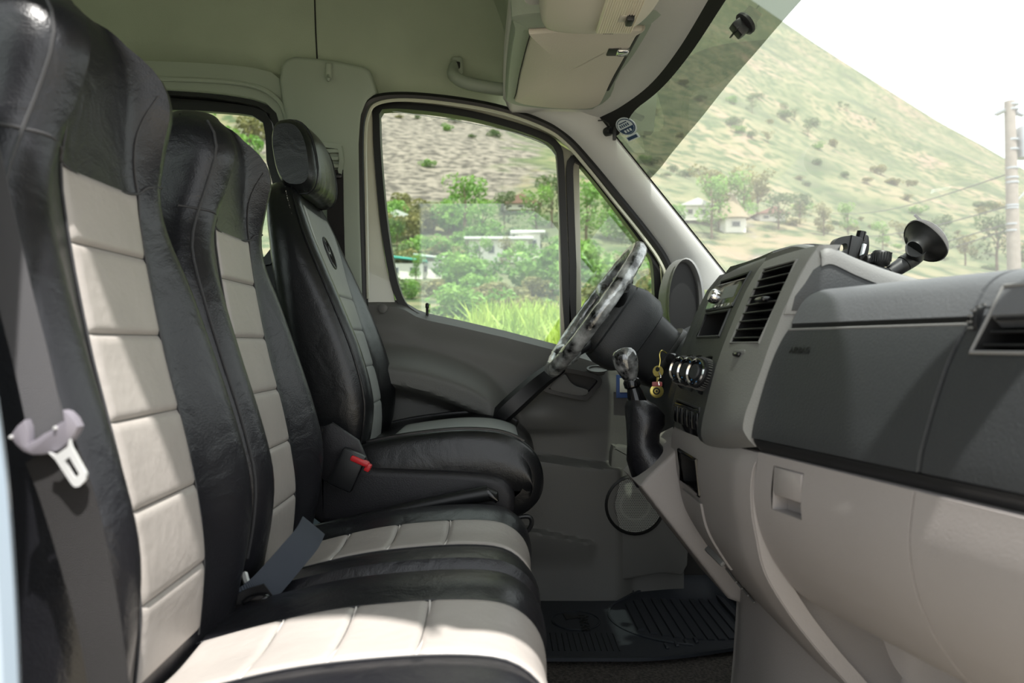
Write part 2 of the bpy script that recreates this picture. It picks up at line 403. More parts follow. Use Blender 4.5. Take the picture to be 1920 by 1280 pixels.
fr = part('window_frame', strip(cr2 := [(v.x, v.y) for v in cr([Vector((x, y, 0)) for x, y in OUT], 4)], [(v.x, v.y) for v in cr([Vector((x, y, 0)) for x, y in INN], 4)], 2.215, .05, 120, 2.235), 'door_paint', d1)
part('mullion', prism(pxpoly([(1046, 268), (1086, 292), (1092, 680), (1052, 680)], 2.245), (0, .03, 0), .003), 'door_paint', d1)
part('frame_seal', tube(cr([P(x, y, 2.2) for x, y in OUT], 5), .0125, 8), 'rubber', d1)
part('frame_seal', tube(cr([P(x, y, 2.19) for x, y in [(690, 560), (687, 400), (685, 265), (691, 216), (708, 194), (760, 187), (850, 195), (940, 212), (1018, 240), (1060, 268), (1104, 318), (1152, 378), (1202, 440), (1238, 492), (1249, 535), (1252, 660)]], 5), .005, 6), 'door_paint', d1)
part('window_seal', ringband(pxpoly(expand(W1, 11), 2.228), pxpoly(expand(W1, -2), 2.228), .04, 110), 'rubber', d1)
part('window_seal', ringband(pxpoly(expand(W2, 11), 2.228), pxpoly(expand(W2, -2), 2.228), .04, 90), 'rubber', d1)
pn = part('pane', prism(pxpoly(expand(W1, 2), 2.256), (0, .004, 0)), 'side_glass', d1)
part('quarter_pane', prism(pxpoly(expand(W2, 2), 2.256), (0, .004, 0)), 'side_glass', d1)
# the thin bright edge of the glass lowered a little in its channel
part('glass_edge', tube(cr([P(x, y, 2.255) for x, y in [(716, 206), (790, 216), (880, 231), (950, 245), (1005, 262), (1030, 277), (1044, 295)]], 4), .0012, 5), 'sticker_white', pn)
SILL = [(640, 556), (690, 556), (742, 561), (760, 567), (780, 579), (800, 586), (860, 599), (950, 620), (1045, 645), (1100, 662), (1160, 682), (1290, 690)]
def sil(px):
    for (a, b), (c, d) in zip(SILL, SILL[1:]):
        if px <= c: return b + (d - b) * (px - a) / (c - a)
    return 690
U_ = tab([(640, 632), (700, 640), (800, 655), (900, 690), (950, 730), (1000, 800), (1300, 900)]); L_ = tab([(640, 715), (700, 728), (800, 748), (900, 785), (940, 800), (1000, 830), (1300, 900)])
def dpan(u, v):
    qx = lerp(660, 1280, u); q0 = sil(qx); qy = lerp(q0, 1130, v ** .9)
    y = 2.205 + .045 * (1 - sst(0, 14, qy - q0))
    y -= .02 * sst(q0 + 10, q0 + 60, qy)
    y -= .10 * sst(U_(qx) - 4, U_(qx) + 48, qy) * (1 - sst(L_(qx) - 22, L_(qx) + 8, qy)) * (1 - sst(915, 985, qx))
    y -= .035 * math.exp(-((qx - 1010) / 75) ** 2 - ((qy - 775) / 38) ** 2) * (1 if qy < 800 else math.exp(-((qy - 800) / 10) ** 2))
    y -= .045 * sst(850, 862, qy + (.12 * max(0, 1120 - qx)) - 12) * sst(1190, 1150, qx) if qx < 1190 else 0
    y -= .02 * sst(980, 985, qy - .22 * (qx - 1000)) * sst(1115, 1095, qx) * sst(900, 960, qx) * (1 - sst(985, 1060, qy))
    p = P(qx, qy, 2.2); return (p.x, y, p.z)
part('inner_panel', grid(dpan, 124, 116), 'door_grey', d1)
# foot-well panel ahead of the door with the round loudspeaker
kp = cr([P(x, y, 2.15) for x, y in [(1146, 850), (1158, 836), (1180, 838), (1225, 850), (1280, 850), (1290, 1060), (1240, 1075), (1160, 1090), (1140, 1098), (1141, 1000)]], 3, True)
part('kick_panel', prism(kp, (0, .06, 0), .01), 'door_grey', d1)
spk = part('speaker_rim', lathe([(.076, .012), (.084, .004), (.084, -.006), (.078, -.009), (.075, -.004)], P(1190, 946, 2.145), (0, 1, 0), 40, False), 'rubber', d1)
part('speaker_grille', lathe([(.001, -.008), (.04, -.007), (.078, -.002)], P(1190, 946, 2.145), (0, 1, 0), 40, False), 'grille', spk)
gh = MB(); c0 = P(1190, 946, 2.145)
for a in range(-15, 16):
    for b in range(-15, 16):
        x, z = (a + (.5 if b % 2 else 0)) * .005, b * .0047
        rr = math.hypot(x, z)
        if rr < .073: gh.add(lathe([(.0015, 0), (.0001, -.0006)], (c0.x + x, c0.y - .0083 + .006 * (rr / .078) ** 2, c0.z + z), (0, 1, 0), 6))
gh.build('grille_holes', 'grille_hole', spk, kind='stuff')
# door pull, latch bezel, lock pin, sticker
pull = cr([P(1052, 684, 2.15), P(1010, 715, 2.10), P(965, 755, 2.08), P(935, 783, 2.09), P(918, 802, 2.13)], 6)
part('pull_handle', loft([[p + d for d in [Vector((-.66, 0, .75)) * h, Vector((-.4, -.5, .45)) * h, Vector((.4, -.5, -.45)) * h, Vector((.66, 0, -.75)) * h, Vector((.5, .7, -.56)) * h, Vector((-.5, .7, .56)) * h]] for p, h in zip(pull, [.022 + .006 * math.sin(pi * k / (len(pull) - 1)) for k in range(len(pull))])]), 'black_plastic', d1)
bz = [(1020, 727), (1052, 694), (1064, 690), (1112, 700), (1126, 708), (1128, 720), (1104, 746), (1092, 750), (1030, 737)]
bzl = part('latch_bezel', ringband(pxpoly(sm2(bz, 3), 2.145), pxpoly(sm2(expand(bz, -8), 3), 2.145), .05, 54), 'black_plastic', d1)
part('latch_recess', prism(pxpoly(sm2(expand(bz, -4), 3), 2.178), (0, .006, 0)), 'deep_black', bzl)
part('latch_lever', prism(pxpoly(sm2([(1030, 727), (1055, 703), (1062, 704), (1070, 716), (1082, 724), (1103, 731), (1096, 742), (1060, 738)], 3), 2.142), (0, .015, 0), .004), 'dash_grey', bzl)
part('lock_pin', lathe([(.004, -.01), (.004, .016), (.0055, .018), (.0055, .028), (.003, .031)], P(801, 588, 2.235), (0, 0, 1), 10), 'rubber', d1)
part('screw_cap', lathe([(.013, 0), (.013, -.003), (.011, -.004)], P(718, 578, 2.188), (0, 1, 0), 20), 'door_grey', d1)
part('cup_rim', lathe([(.03, 0), (.03, .004), (.024, .004), (.022, -.01)], P(1120, 693, 2.17), (0, -.3, 1), 20), 'door_grey', d1)
st = part('warning_tag', rbox(P(1172, 724, 2.168), (.05, .002, .065), .0008), 'tag_blue', d1)
part('tag_print', rbox(P(1174, 722, 2.1665), (.036, .002, .04), .0005), 'tag_white', st)

# windshield
wt = tab([(.55, .283, 1.35), (.65, .335, 1.355), (.85, .388, 1.362), (1.1, .405, 1.366), (1.4, .405, 1.368), (1.7, .405, 1.366), (1.92, .385, 1.362), (2.08, .335, 1.355), (2.17, .283, 1.35)])
wb = tab([(.55, .765, .76), (.7, .80, .755), (1.0, .88, .75), (1.4, .94, .75), (1.8, .88, .75), (2.08, .79, .755), (2.17, .765, .76)])
def ws(yv, t, off=0):
    a = wt(yv); b = wb(yv); bul = .022 * math.sin(pi * t) * max(0, 1 - ((yv - 1.36) / .8) ** 2)
    return Vector((lerp(a[0], b[0], t) + bul - off * .75, yv, lerp(a[1], b[1], t) + bul * .8 - off * .6))
win1 = thing('window_1', 'raked windshield with black edge band and a round sticker', 'windshield', (.6, 1.4, .86), kind='structure')
part('pane', grid(lambda u, v: ws(lerp(.56, 2.165, u), v), 64, 24), 'windshield_glass', win1)
fe = tab([(.555, .295), (.59, .281), (.705, .228), (.83, .191), (1.05, .161), (1.28, .155), (1.45, .156), (1.67, .161), (1.9, .191), (2.025, .228), (2.14, .281), (2.17, .295)])
part('tinted_sun_strip', grid(lambda u, v: ws(lerp(.565, 2.16, u), lerp(.0, 1, v) * fe(lerp(.565, 2.16, u)), .0022), 64, 8), 'tint_film', win1, label='dark tinted film strip across the top of the windshield')
def band(t0, t1, y0, y1, n1, n2): return grid(lambda u, v: ws(lerp(y0, y1, u), lerp(t0, t1, v), .004), n1, n2)
mb = MB()
mb.add(grid(lambda u, v: ws(lerp(.56, 2.165, u), lerp(-.03, .03 + .06 * sst(1.97, 2.165, lerp(.56, 2.165, u)) ** 2, v), .004), 60, 4))
mb.add(band(0, 1, 2.148, 2.17, 4, 30)); mb.add(band(0, 1, .555, .58, 4, 30)); mb.add(band(.93, 1.02, .56, 2.165, 60, 4))
mb.build('black_edge_band', 'rubber_matt', win1)
def onws(px, py, off=0):
    y = 2.1
    lo, hi = .56, 2.165
    for _ in range(60):   # walk along the ray until it meets the glass
        m_ = (lo + hi) / 2; p = P(px, py, m_); a = wt(m_); b = wb(m_); t = (a[1] - p.z) / (a[1] - b[1]); g = ws(m_, t)
        if p.x > g.x: hi = m_
        else: lo = m_
    p = P(px, py, lo); a = wt(lo); b = wb(lo); t = (a[1] - p.z) / (a[1] - b[1]); return ws(lo, t, off), t
def ws_patch(px0, py0, name, m, shape, off, parent):
    g, t0 = onws(px0, py0); e = .004
    du = (ws(g.y + e, t0) - ws(g.y - e, t0)).normalized(); dv = -(ws(g.y, t0 + e) - ws(g.y, t0 - e)).normalized()
    nrm = du.cross(dv).normalized(); nrm = nrm if nrm.x < 0 else -nrm
    pts = [g + du * -a + dv * b + nrm * off for a, b in shape]
    return prism(pts, nrm * .0008)
def ell(a, b, n=28, cx=0, cy=0): return [(cx + a * math.cos(2 * pi * k / n), cy + b * math.sin(2 * pi * k / n)) for k in range(n)]
st = thing('windshield_sticker', 'round white and blue inspection sticker in the windshield corner', 'sticker', onws(1176, 240)[0])
part('disc', ws_patch(1176, 236, 'disc', '', ell(.036, .028), .004, st), 'sticker_white', st)
dsc = part('disc_ring', ws_patch(1176, 236, '', '', ell(.032, .0245), .0052, st), 'sticker_blue', st)
part('disc_face', ws_patch(1176, 236, '', '', ell(.029, .022), .006, st), 'sticker_white', st)
part('lower_field', ws_patch(1176, 236, '', '', [(-.028, -.003)] + [(.029 * math.cos(pi + pi * k / 12), .0215 * math.sin(pi + pi * k / 12)) for k in range(13)] + [(.028, -.003)], .0068, st), 'sticker_blue', st)
for k in range(5): part('print_bar', ws_patch(1176, 236, '', '', [(x0 - .019 + .008 * k, z0) for x0, z0 in ((0, .001), (.004, .001), (.004, .009), (0, .009))], .0068, st), 'sticker_blue', st)
part('print_bar', ws_patch(1176, 236, '', '', [(-.016, .012), (.016, .012), (.016, .015), (-.016, .015)], .0068, st), 'sticker_blue', st)
for k in range(3): part('print_bar', ws_patch(1176, 236, '', '', [(x0 - .014 + .011 * k, z0) for x0, z0 in ((0, -.016), (.006, -.016), (.006, -.008), (0, -.008))], .0076, st), 'sticker_white', st)
lab = part('date_label', ws_patch(1188, 256, '', '', [(-.024, -.008), (.024, -.008), (.024, .007), (-.024, .007)], .004, st), 'sticker_white', st)
part('date_print', ws_patch(1188, 256, '', '', [(-.019, -.005), (.019, -.005), (.019, .004), (-.019, .004)], .0052, st), 'sticker_blue', lab)
mg = onws(1400, 47)[0]
mm = thing('mirror_mount', 'small black ribbed mirror mount stuck on the windshield top', 'mirror mount', mg)
nr = Vector((-.75, 0, -.62)).normalized()
part('foot', lathe([(.022, 0), (.022, .006), (.017, .01)], mg, nr, 20), 'black_plastic', mm)
part('block', rbox(mg + nr * .018, (.026, .03, .02), .004, 2, nr.to_track_quat('Z', 'Y').to_matrix()), 'black_plastic', mm)
for k in range(3): part('rib', rbox(mg + nr * .03 + Vector((0, -.009 + .009 * k, 0)), (.024, .003, .006), .001, 1, nr.to_track_quat('Z', 'Y').to_matrix()), 'rubber', mm)

# header over the windshield (ceiling trim), A pillars
hx = lambda y: lerp(.035, .02, sst(1.4, 2.15, y))
def hdr(u, v):
    y = lerp(.55, 2.2, v); a = wt(min(2.17, y)); x = lerp(hx(y), a[0] - .004, u)
    z = 1.404 + .045 * (1 - sst(0, .12, u)) ** 2 - (1.404 - a[1]) * sst(.6, 1, u) - .03 * sst(2.02, 2.2, y) * (1 - sst(.6, 1, u))
    return (x, y, z)
tr2 = struct('trim_2', grid(hdr, 40, 40, (0, 0, .05)), 'header_fabric', 'pale grey fabric header above the windshield', 'trim')
# driver A pillar: lofted between the door seal edge and the glass edge
AL = [(985, 212), (1030, 236), (1066, 262), (1112, 312), (1162, 373), (1212, 435), (1248, 487), (1260, 540)]
al = cr([P(x, y, 2.205) for x, y in AL], 6); n_ = len(al)
ar = [ws(2.153, lerp(-.02, .82, k / (n_ - 1)), .004) for k in range(n_)]
def apl(u, v):
    k = u * (n_ - 1); i = min(int(k), n_ - 2); a = al[i].lerp(al[i + 1], k - i); b = ar[i].lerp(ar[i + 1], k - i)
    p = a.lerp(b, v); p.y -= .02 * math.sin(pi * v) ** .7; return p
tr3 = struct('trim_3', grid(apl, 60, 14), 'apillar_trim', 'pale grey windshield pillar cover beside the driver door', 'pillar trim')
cable = thing('dash_camera', 'tiny black camera with thin wire at the windshield corner', 'camera', P(1143, 247, 2.1))
part('body', lathe([(.004, -.012), (.012, -.010), (.013, .004), (.009, .010)], P(1141, 246, 2.105), (.5, -.8, 0), 14), 'black_plastic', cable)
part('clip', rbox(P(1152, 251, 2.09), (.009, .012, .034), .002), 'black_plastic', cable)
part('wire', tube(cr([P(1143, 240, 2.105), P(1140, 231, 2.1), P(1132, 226, 2.11), P(1122, 226, 2.14)], 5), .002, 6), 'rubber', cable)
# passenger side pillar with grab handle (nearest the camera), door aperture and roof rail
wr = struct('wall_right', rbox((-1.40, .5, .25), (2.03, .1, 1.3), .01), 'body_paint', 'pale painted door pillar at the left picture edge', 'wall')
part('pillar', rbox((-.47, .54, 1.16), (.17, .1, .56), .02), 'body_paint', wr)
part('rear_post', rbox((-2.3, .54, 1.16), (.2, .1, .56), .02), 'body_paint', wr)
part('window_pane', rbox((-1.4, .53, 1.16), (1.7, .006, .54), 0), 'side_glass', wr)
part('roof_rail', prism([Vector((-2.4, .665, 1.42)), Vector((-2.4, .765, 2.0)), Vector((-2.4, .725, 2.0)), Vector((-2.4, .64, 1.5))], (2.73, 0, 0)), 'headliner', wr)
part('aperture_edge', tube(cr([P(-70, 600, .47), P(-36, 820, .47), P(-18, 1000, .47), P(-3, 1290, .47), P(5, 1700, .47)], 5), .012, 8), 'body_paint', wr)
pr = [Vector((.33, .60, 1.42)), Vector((.45, .585, 1.24)), Vector((.60, .565, 1.0)), Vector((.72, .55, .8)), Vector((.80, .55, .55))]
struct('trim_4', tube(cr(pr, 5), .035, 12), 'apillar_trim', 'passenger side windshield pillar cover at the right edge', 'pillar trim')
# ---------------------------------------------------------------- seats
def back_surface(T, p0, p1):
    """T: z -> (half width, centre front x, bolster front x, back x)"""
    def xf(y, z):
        hw, xc, xb, xk = T(z); return lerp(xc, xb, sst(p0, p1, abs(y) / hw))
    def ring(z, yc=0, nfr=28):
        hw, xc, xb, xk = T(z)
        th = xf(hw * .8, z) - xk; r = max(.004, min(.05, hw * .45, th * .48)); pts = []
        for k in range(nfr + 1):
            y = lerp(-(hw - r), hw - r, k / nfr); pts.append(Vector((xf(y, z), y, z)))
        xs = xf(hw - r, z)
        for k in range(1, 6):
            a = pi / 2 * k / 6; pts.append(Vector((xs - r + r * math.cos(a), hw - r + r * math.sin(a), z)))
        for k in range(5): pts.append(Vector((lerp(xs - r, xk + r, k / 4), hw, z)))
        for k in range(1, 6):
            a = pi / 2 * k / 6; pts.append(Vector((xk + r - r * math.sin(a), hw - r + r * math.cos(a), z)))
        for k in range(9): pts.append(Vector((xk - .01 * math.sin(pi * k / 8), lerp(hw - r, -(hw - r), k / 8), z)))
        for k in range(1, 6):
            a = pi / 2 * k / 6; pts.append(Vector((xk + r - r * math.cos(a), -(hw - r) - r * math.sin(a), z)))
        for k in range(5): pts.append(Vector((lerp(xk + r, xs - r, k / 4), -hw, z)))
        for k in range(1, 6):
            a = pi / 2 * k / 6; pts.append(Vector((xs - r + r * math.sin(a), -(hw - r) - r * math.cos(a), z)))
        return pts
    return xf, ring
def mkcorner(T, xf):
    def corner(z, s, k):
        hw, xc, xb, xk = T(z); th = xf(hw * .8, z) - xk; r = max(.004, min(.05, hw * .45, th * .48)); a = pi / 2 * k
        return Vector((xf(hw - r, z) - r + r * math.cos(a) + .0005, s * (hw - r + r * math.sin(a) + .0005), z))
    return corner
def zs(a, b, n, dense_top=True):
    if not dense_top: return [lerp(a, b, k / n) for k in range(n + 1)]
    return [a + (b - a) * math.sin(pi / 2 * k / n) ** 1.0 if k / n > 0 else a for k in range(n + 1)]
def pillow(fn, a0, a1, b0, b1, h=.004, base=.0012, nu=10, nv=10):
    """padded patch over surface fn(a,b,offset)"""
    def rs(n):
        return [0, .012, .035, .07] + [lerp(.12, .88, k / (n - 2)) for k in range(n - 1)] + [.93, .965, .988, 1]
    U, V_ = rs(nu), rs(nv)
    da, db = abs(a1 - a0), abs(b1 - b0)
    def edge(t, d):   # height over the last 8 mm
        q = min(t, 1 - t) * d / .009; return 1 - (1 - min(1, q)) ** 2.5
    v = [fn(lerp(a0, a1, u), lerp(b0, b1, w_), -.0002 + (base + h) * edge(u, da) * edge(w_, db)) for u in U for w_ in V_]; m_ = len(V_)
    return v, [(i * m_ + j, (i + 1) * m_ + j, (i + 1) * m_ + j + 1, i * m_ + j + 1) for i in range(len(U) - 1) for j in range(m_ - 1)]
def line_on(fn, pts, r, off=.0015, n=5, k=4):
    return tube([fn(a, b, off) for a, b in [(v.x, v.y) for v in cr([Vector((a, b, 0)) for a, b in pts], k)]], r, n)
def stitches(fn, a, b, off, n, r=.0009):
    m_ = MB()
    for i in range(n):
        p = fn(lerp(a[0], b[0], i / n), lerp(a[1], b[1], i / n), off); q = fn(lerp(a[0], b[0], (i + .55) / n), lerp(a[1], b[1], (i + .55) / n), off); m_.add(tube([p, q], r, 4))
    return m_
def cushion_surface(path, prof):
    """path: list of (x,z) along the seat from back to front; prof: y -> offset along the local normal"""
    pts = cr([(x, 0, z) for x, z in path], 6); L = [0]
    for a, b in zip(pts, pts[1:]): L.append(L[-1] + (b - a).length)
    def at(s):
        s = max(0, min(L[-1], s)); i = 0
        while i < len(L) - 2 and L[i + 1] < s: i += 1
        t = (s - L[i]) / (L[i + 1] - L[i]); p = pts[i].lerp(pts[i + 1], t)
        a = pts[max(0, i - 2)]; b = pts[min(len(pts) - 1, i + 3)]; d = (b - a).normalized(); return p, Vector((-d.z, 0, d.x))
    def s_of_x(x): return min((abs(p.x - x), l) for p, l in zip(pts[:int(len(pts) * .8)], L))[1]
    def fn(s, y, off=0):
        p, n = at(s); o = prof(y, s / L[-1]) + off; return Vector((p.x, y, p.z)) + n * o
    return fn, L[-1], s_of_x

def bench_seat():
    root = thing('van_seat', '', 'seat', (-.2, 0, 0), 'black and grey leather passenger seats', local=(-.2, 0, 0))
    T = tab([(.30, .205, -.392, -.37, -.50), (.36, .214, -.384, -.362, -.51), (.45, .217, -.378, -.345, -.525), (.52, .217, -.386, -.342, -.535), (.60, .217, -.402, -.36, -.55), (.70, .216, -.428, -.392, -.565),
             (.80, .208, -.449, -.425, -.58), (.87, .188, -.461, -.447, -.588), (.92, .166, -.468, -.446, -.59), (.98, .153, -.466, -.426, -.588), (1.025, .149, -.462, -.412, -.582), (1.063, .138, -.464, -.418, -.572), (1.09, .114, -.472, -.438, -.56), (1.109, .075, -.485, -.470, -.548), (1.117, .03, -.505, -.50, -.53)])
    xf, ring = back_surface(T, .40, .80)
    Z = [.30, .33] + [lerp(.36, 1.0, k / 34) for k in range(35)] + [1.015, 1.03, 1.045, 1.06, 1.072, 1.083, 1.093, 1.101, 1.108, 1.113, 1.117]
    rg = []
    for z in Z:
        R = ring(z)
        if z < .52:   # the cover hangs as a skirt, the lower frame is narrower
            pass
        rg.append(R)
    corner = mkcorner(T, xf)
    bk = part('backrest', loft(rg), 'black_leather', root)
    fs = lambda y, z, off=0: Vector((xf(y, z) + off, y, z))
    cuts = [.352, .440, .540, .636, .731, .829, .912]
    for a, b in zip(cuts, cuts[1:]): part('insert_panel', pillow(fs, -.087, .087, a + .0003, b - .0003, .004), 'grey_vinyl', root)
    hs = [(-.1, .924), (-.088, .914), (-.04, .907), (0, .905), (.04, .907), (.088, .914), (.1, .924)]
    hpts = [corner(.935, -1, .95), corner(.932, -1, .6), corner(.93, -1, .2)] + [fs(y, z, .001) for y, z in hs] + [corner(.93, 1, .2), corner(.932, 1, .6), corner(.935, 1, .95)]
    part('seam', tube(cr(hpts, 4), .0018, 6), 'thread_dark', bk)
    for s in (-1, 1):
        part('seam', line_on(fs, [(s * .089, .345), (s * .089, .55), (s * .089, .75), (s * .089, .912)], .0016, .001), 'thread_dark', bk)
        # side seam of the cover, running up over the head rest
        pts = []
        for k in range(30):
            z = lerp(.40, 1.08, k / 29); hw = T(z)[0]; y = s * (hw - .022); pts.append(corner(z, s, .55))
        part('seam', tube(pts, .0022, 6), 'thread_dark', bk)
        pts = [fs(s * (.088 - .012 * math.sin(pi * k / 12)), lerp(.914, 1.04, k / 12), .001) for k in range(13)]
        part('seam', tube(pts, .0014, 5), 'thread_dark', bk)
    # cushion
    def prof(y, t):
        a = abs(y); b = .011 * sst(.085, .15, a) - .004 * (1 - sst(0, .09, a)); e = 0
        if a > .19: e = .065 * ((a - .19) / .03) ** 2.2
        return b - e - .012 * sst(.75, 1, t) * sst(.1, .2, a)
    fn, L, sx = cushion_surface([(-.44, .318), (-.38, .334), (-.30, .356), (-.22, .374), (-.14, .384), (-.06, .389), (.0, .386), (.032, .372), (.052, .348), (.06, .315), (.055, .28), (.035, .25), (.0, .235)], prof)
    yv = [-.22, -.216, -.21, -.203, -.195] + [lerp(-.18, .18, k / 24) for k in range(25)] + [.195, .203, .21, .216, .22]
    n = 60; v = [fn(L * i / n, y) for i in range(n + 1) for y in yv]; m = len(yv)
    f = [(i * m + j, (i + 1) * m + j, (i + 1) * m + j + 1, i * m + j + 1) for i in range(n) for j in range(m - 1)]
    cu = part('cushion', (v, f), 'black_leather', root)
    fc = lambda s, y, off=0: fn(s, y, off)
    ss = [sx(-.385), sx(-.28), sx(-.185), sx(-.09), L - .03]
    for k in range(4):
        part('insert_panel', pillow(fc, ss[k] + .0004, ss[k + 1] - .0004, -.087, .087, .0035, nu=8 if k < 3 else 24), 'grey_vinyl', root)
    for k in (1, 2, 3):
        part('stitch_line', line_on(fc, [(ss[k], -.087), (ss[k] + .004, -.03), (ss[k] + .004, .03), (ss[k], .087)], .0013, .0012), 'thread_light', cu)
    for s in (-1, 1):
        part('seam', line_on(fc, [(sx(-.40), s * .089), (sx(-.2), s * .089), (sx(-.05), s * .089), (L * .8, s * .089)], .0014, .001, k=10), 'thread_dark', cu)
    part('seat_pan', rbox((-.2, 0, .285), (.44, .40, .06), .015), 'seat_plastic', root)
    return root
def copy_tree(o, parent=None):
    c = o.copy(); COL.objects.link(c); mpi = o.matrix_parent_inverse.copy(); c.parent = parent; c.matrix_parent_inverse = mpi
    for ch in list(o.children): copy_tree(ch, c)
    return c
seatA = bench_seat()
seatB = copy_tree(seatA)
seatA.location = (-.2, .91, 0); seatB.location = (-.2, 1.36, 0)
seatA['label'] = 'black and grey leather seat nearest the open passenger door'
seatB['label'] = 'middle black and grey leather seat between the passenger and driver seats'
bb = thing('bench_base', 'dark steel and plastic base under the two passenger seats', 'seat base', (-.2, 1.13, 0))
part('box', rbox((-.22, 1.13, .125), (.40, .80, .25), .015), 'seat_plastic', bb)
part('front_rail', rbox((.0, 1.13, .21), (.03, .82, .05), .008), 'black_plastic', bb)

# driver seat
def driver_seat():
    root = thing('driver_seat', 'black and grey leather driver seat with embossed round emblem on the backrest', 'seat', (-.15, 1.92, 0))
    YC = 1.915
    T = tab([(.42, .20, -.315, -.305, -.40), (.47, .222, -.305, -.292, -.42), (.53, .232, -.30, -.276, -.44), (.60, .236, -.306, -.272, -.455), (.70, .236, -.332, -.297, -.47), (.80, .234, -.364, -.337, -.485), (.89, .228, -.396, -.377, -.50), (.97, .214, -.426, -.413, -.513),
             (1.03, .19, -.446, -.439, -.522), (1.07, .158, -.461, -.457, -.528), (1.095, .115, -.475, -.473, -.53), (1.11, .06, -.495, -.494, -.525)])
    xf, ring = back_surface(T, .45, .85)
    Z = [lerp(.42, 1.06, k / 32) for k in range(33)] + [1.07, 1.08, 1.088, 1.095, 1.102, 1.107, 1.11]
    sh = lambda R: [p + Vector((0, YC, 0)) for p in R]
    bk = part('backrest', loft([sh(ring(z)) for z in Z]), 'driver_leather', root)
    corner = mkcorner(T, xf)
    fs = lambda y, z, off=0: Vector((xf(y, z) + off, YC + y, z))
    cuts = [.47, .575, .665, .755, .835, 1.045]
    for a, b in zip(cuts, cuts[1:]):
        def fw(y, z, off=0):
            wv = 1 + .45 * sst(.80, 1.0, z) - .25 * sst(1.0, 1.06, z); return fs(y * wv, z, off)
        part('insert_panel', pillow(fw, -.10, .10, a + .0003, b - .0003, .003, nu=16, nv=14), 'driver_grey', root)
    for s in (-1, 1):
        pts = []
        for k in range(34):
            z = lerp(.46, 1.085, k / 33); hw = T(z)[0]; pts.append(corner(z, s, .5) + Vector((0, YC, 0)))
        part('piping', tube(pts, .0028, 6), 'driver_leather', bk)
        pts2 = [p + Vector((-.012, s * .006, 0)) for p in pts]
        m_ = MB()
        for k in range(len(pts2) - 1):
            for j in range(3): m_.add(tube([pts2[k].lerp(pts2[k + 1], j / 3), pts2[k].lerp(pts2[k + 1], (j + .55) / 3)], .0011, 4))
        m_.build('stitching', 'thread_light', bk, kind='stuff')
    # emblem: ring with a V above a W
    em = lambda a, b: fs(a, .945 + b, .0045)
    E = .038; mbv = [tube([em(E * math.cos(2 * pi * k / 32), E * math.sin(2 * pi * k / 32)) for k in range(32)], .0028, 6, True)]
    eo = part('emblem', mbv[0], 'rubber', root)
    part('letter_v', tube([em(-.015, .031), em(0, .004), em(.015, .031)], .0026, 6), 'rubber', eo)
    part('letter_w', tube([em(-.032, .018), em(-.014, -.031), em(0, -.004), em(.014, -.031), em(.032, .018)], .0026, 6), 'rubber', eo)
    # head rest cushion with gathered cover, on two posts
    hr = []
    for k in range(25):
        t = k / 24; y = lerp(-.138, .138, t); e = (1 - abs(2 * t - 1) ** 5) ** .5 if 0 < t < 1 else .0
        sc = lerp(.80, 1, e)
        c = Vector((-.474 + .012 * math.sin(pi * t), YC + y, 1.158)); ring_ = []
        for j in range(28):
            a = 2 * pi * j / 28; ca, sa = math.cos(a), math.sin(a)
            rx = (.05 if ca > 0 else .046) * sc; rz = .088 * sc
            x = rx * math.copysign(abs(ca) ** .75, ca); z = rz * math.copysign(abs(sa) ** .8, sa)
            if sa < -.3 and ca > -.2: x += .004 * math.sin(y * 210) * (-sa)
            ring_.append(c + Vector((x - .16 * z, 0, z)))
        hr.append(ring_)
    ho = part('headrest', loft(hr), 'driver_leather', root)
    for s in (-1, 1):
        R = hr[3] if s < 0 else hr[-4]
        part('piping', tube([p + Vector((0, s * .001, 0)) for p in R], .003, 6, True), 'driver_leather', ho)
        part('post', tube([Vector((-.49, YC + s * .06, 1.08)), Vector((-.478, YC + s * .06, 1.1))], .006, 8), 'chrome', ho)
    # cushion
    def prof(y, t):
        a = abs(y); e = .045 * ((a - .224) / .016) ** 2 if a > .224 else 0
        return .010 * sst(.12, .2, a) - e
    fn, L, sx = cushion_surface([(-.34, .475), (-.27, .496), (-.18, .512), (-.08, .522), (.0, .518), (.05, .50), (.082, .47), (.094, .43), (.088, .39), (.06, .36), (.02, .345)], prof)
    yv = [-.24, -.236, -.230, -.222, -.212] + [lerp(-.2, .2, k / 24) for k in range(25)] + [.212, .222, .23, .236, .24]
    n = 60; m = len(yv); V = [fn(L * i / n, y) + Vector((0, YC, 0)) for i in range(n + 1) for y in yv]
    Fc = [(i * m + j, (i + 1) * m + j, (i + 1) * m + j + 1, i * m + j + 1) for i in range(n) for j in range(m - 1)]
    cu = part('cushion', (V, Fc), 'driver_leather', root)
    fc = lambda s, y, off=0: fn(s, y, off) + Vector((0, YC, 0))
    part('insert_panel', pillow(fc, sx(-.24), L * .66, -.13, .13, .004, nu=20, nv=12), 'driver_grey', root)
    part('piping', tube([fc(L * lerp(.1, .66, k / 30), -.212, .002) for k in range(31)], .004, 6), 'driver_leather', cu)
    part('piping', tube([fc(L * lerp(.1, .66, k / 30), .212, .002) for k in range(31)], .004, 6), 'driver_leather', cu)
    part('piping', tube([fc(L * .66, lerp(-.212, .212, k / 20), .002) for k in range(21)], .003, 6), 'driver_leather', cu)
    # side skirt of the cover
    def skirt(s):
        def g(u, v):
            q = lerp(.06, .86, u); top = fc(L * q, s * .236, 0); zb_ = lerp(.405, .40, u)
            return Vector((top.x - .0 * v, YC + s * (.238 + .008 * math.sin(pi * v)), lerp(top.z, min(zb_, top.z - .01), v)))
        return grid(g, 40, 10)
    for s in (-1, 1): part('side_cover', skirt(s), 'driver_leather', root)
    # plastic base shell and pedestal
    Ys = 1.655
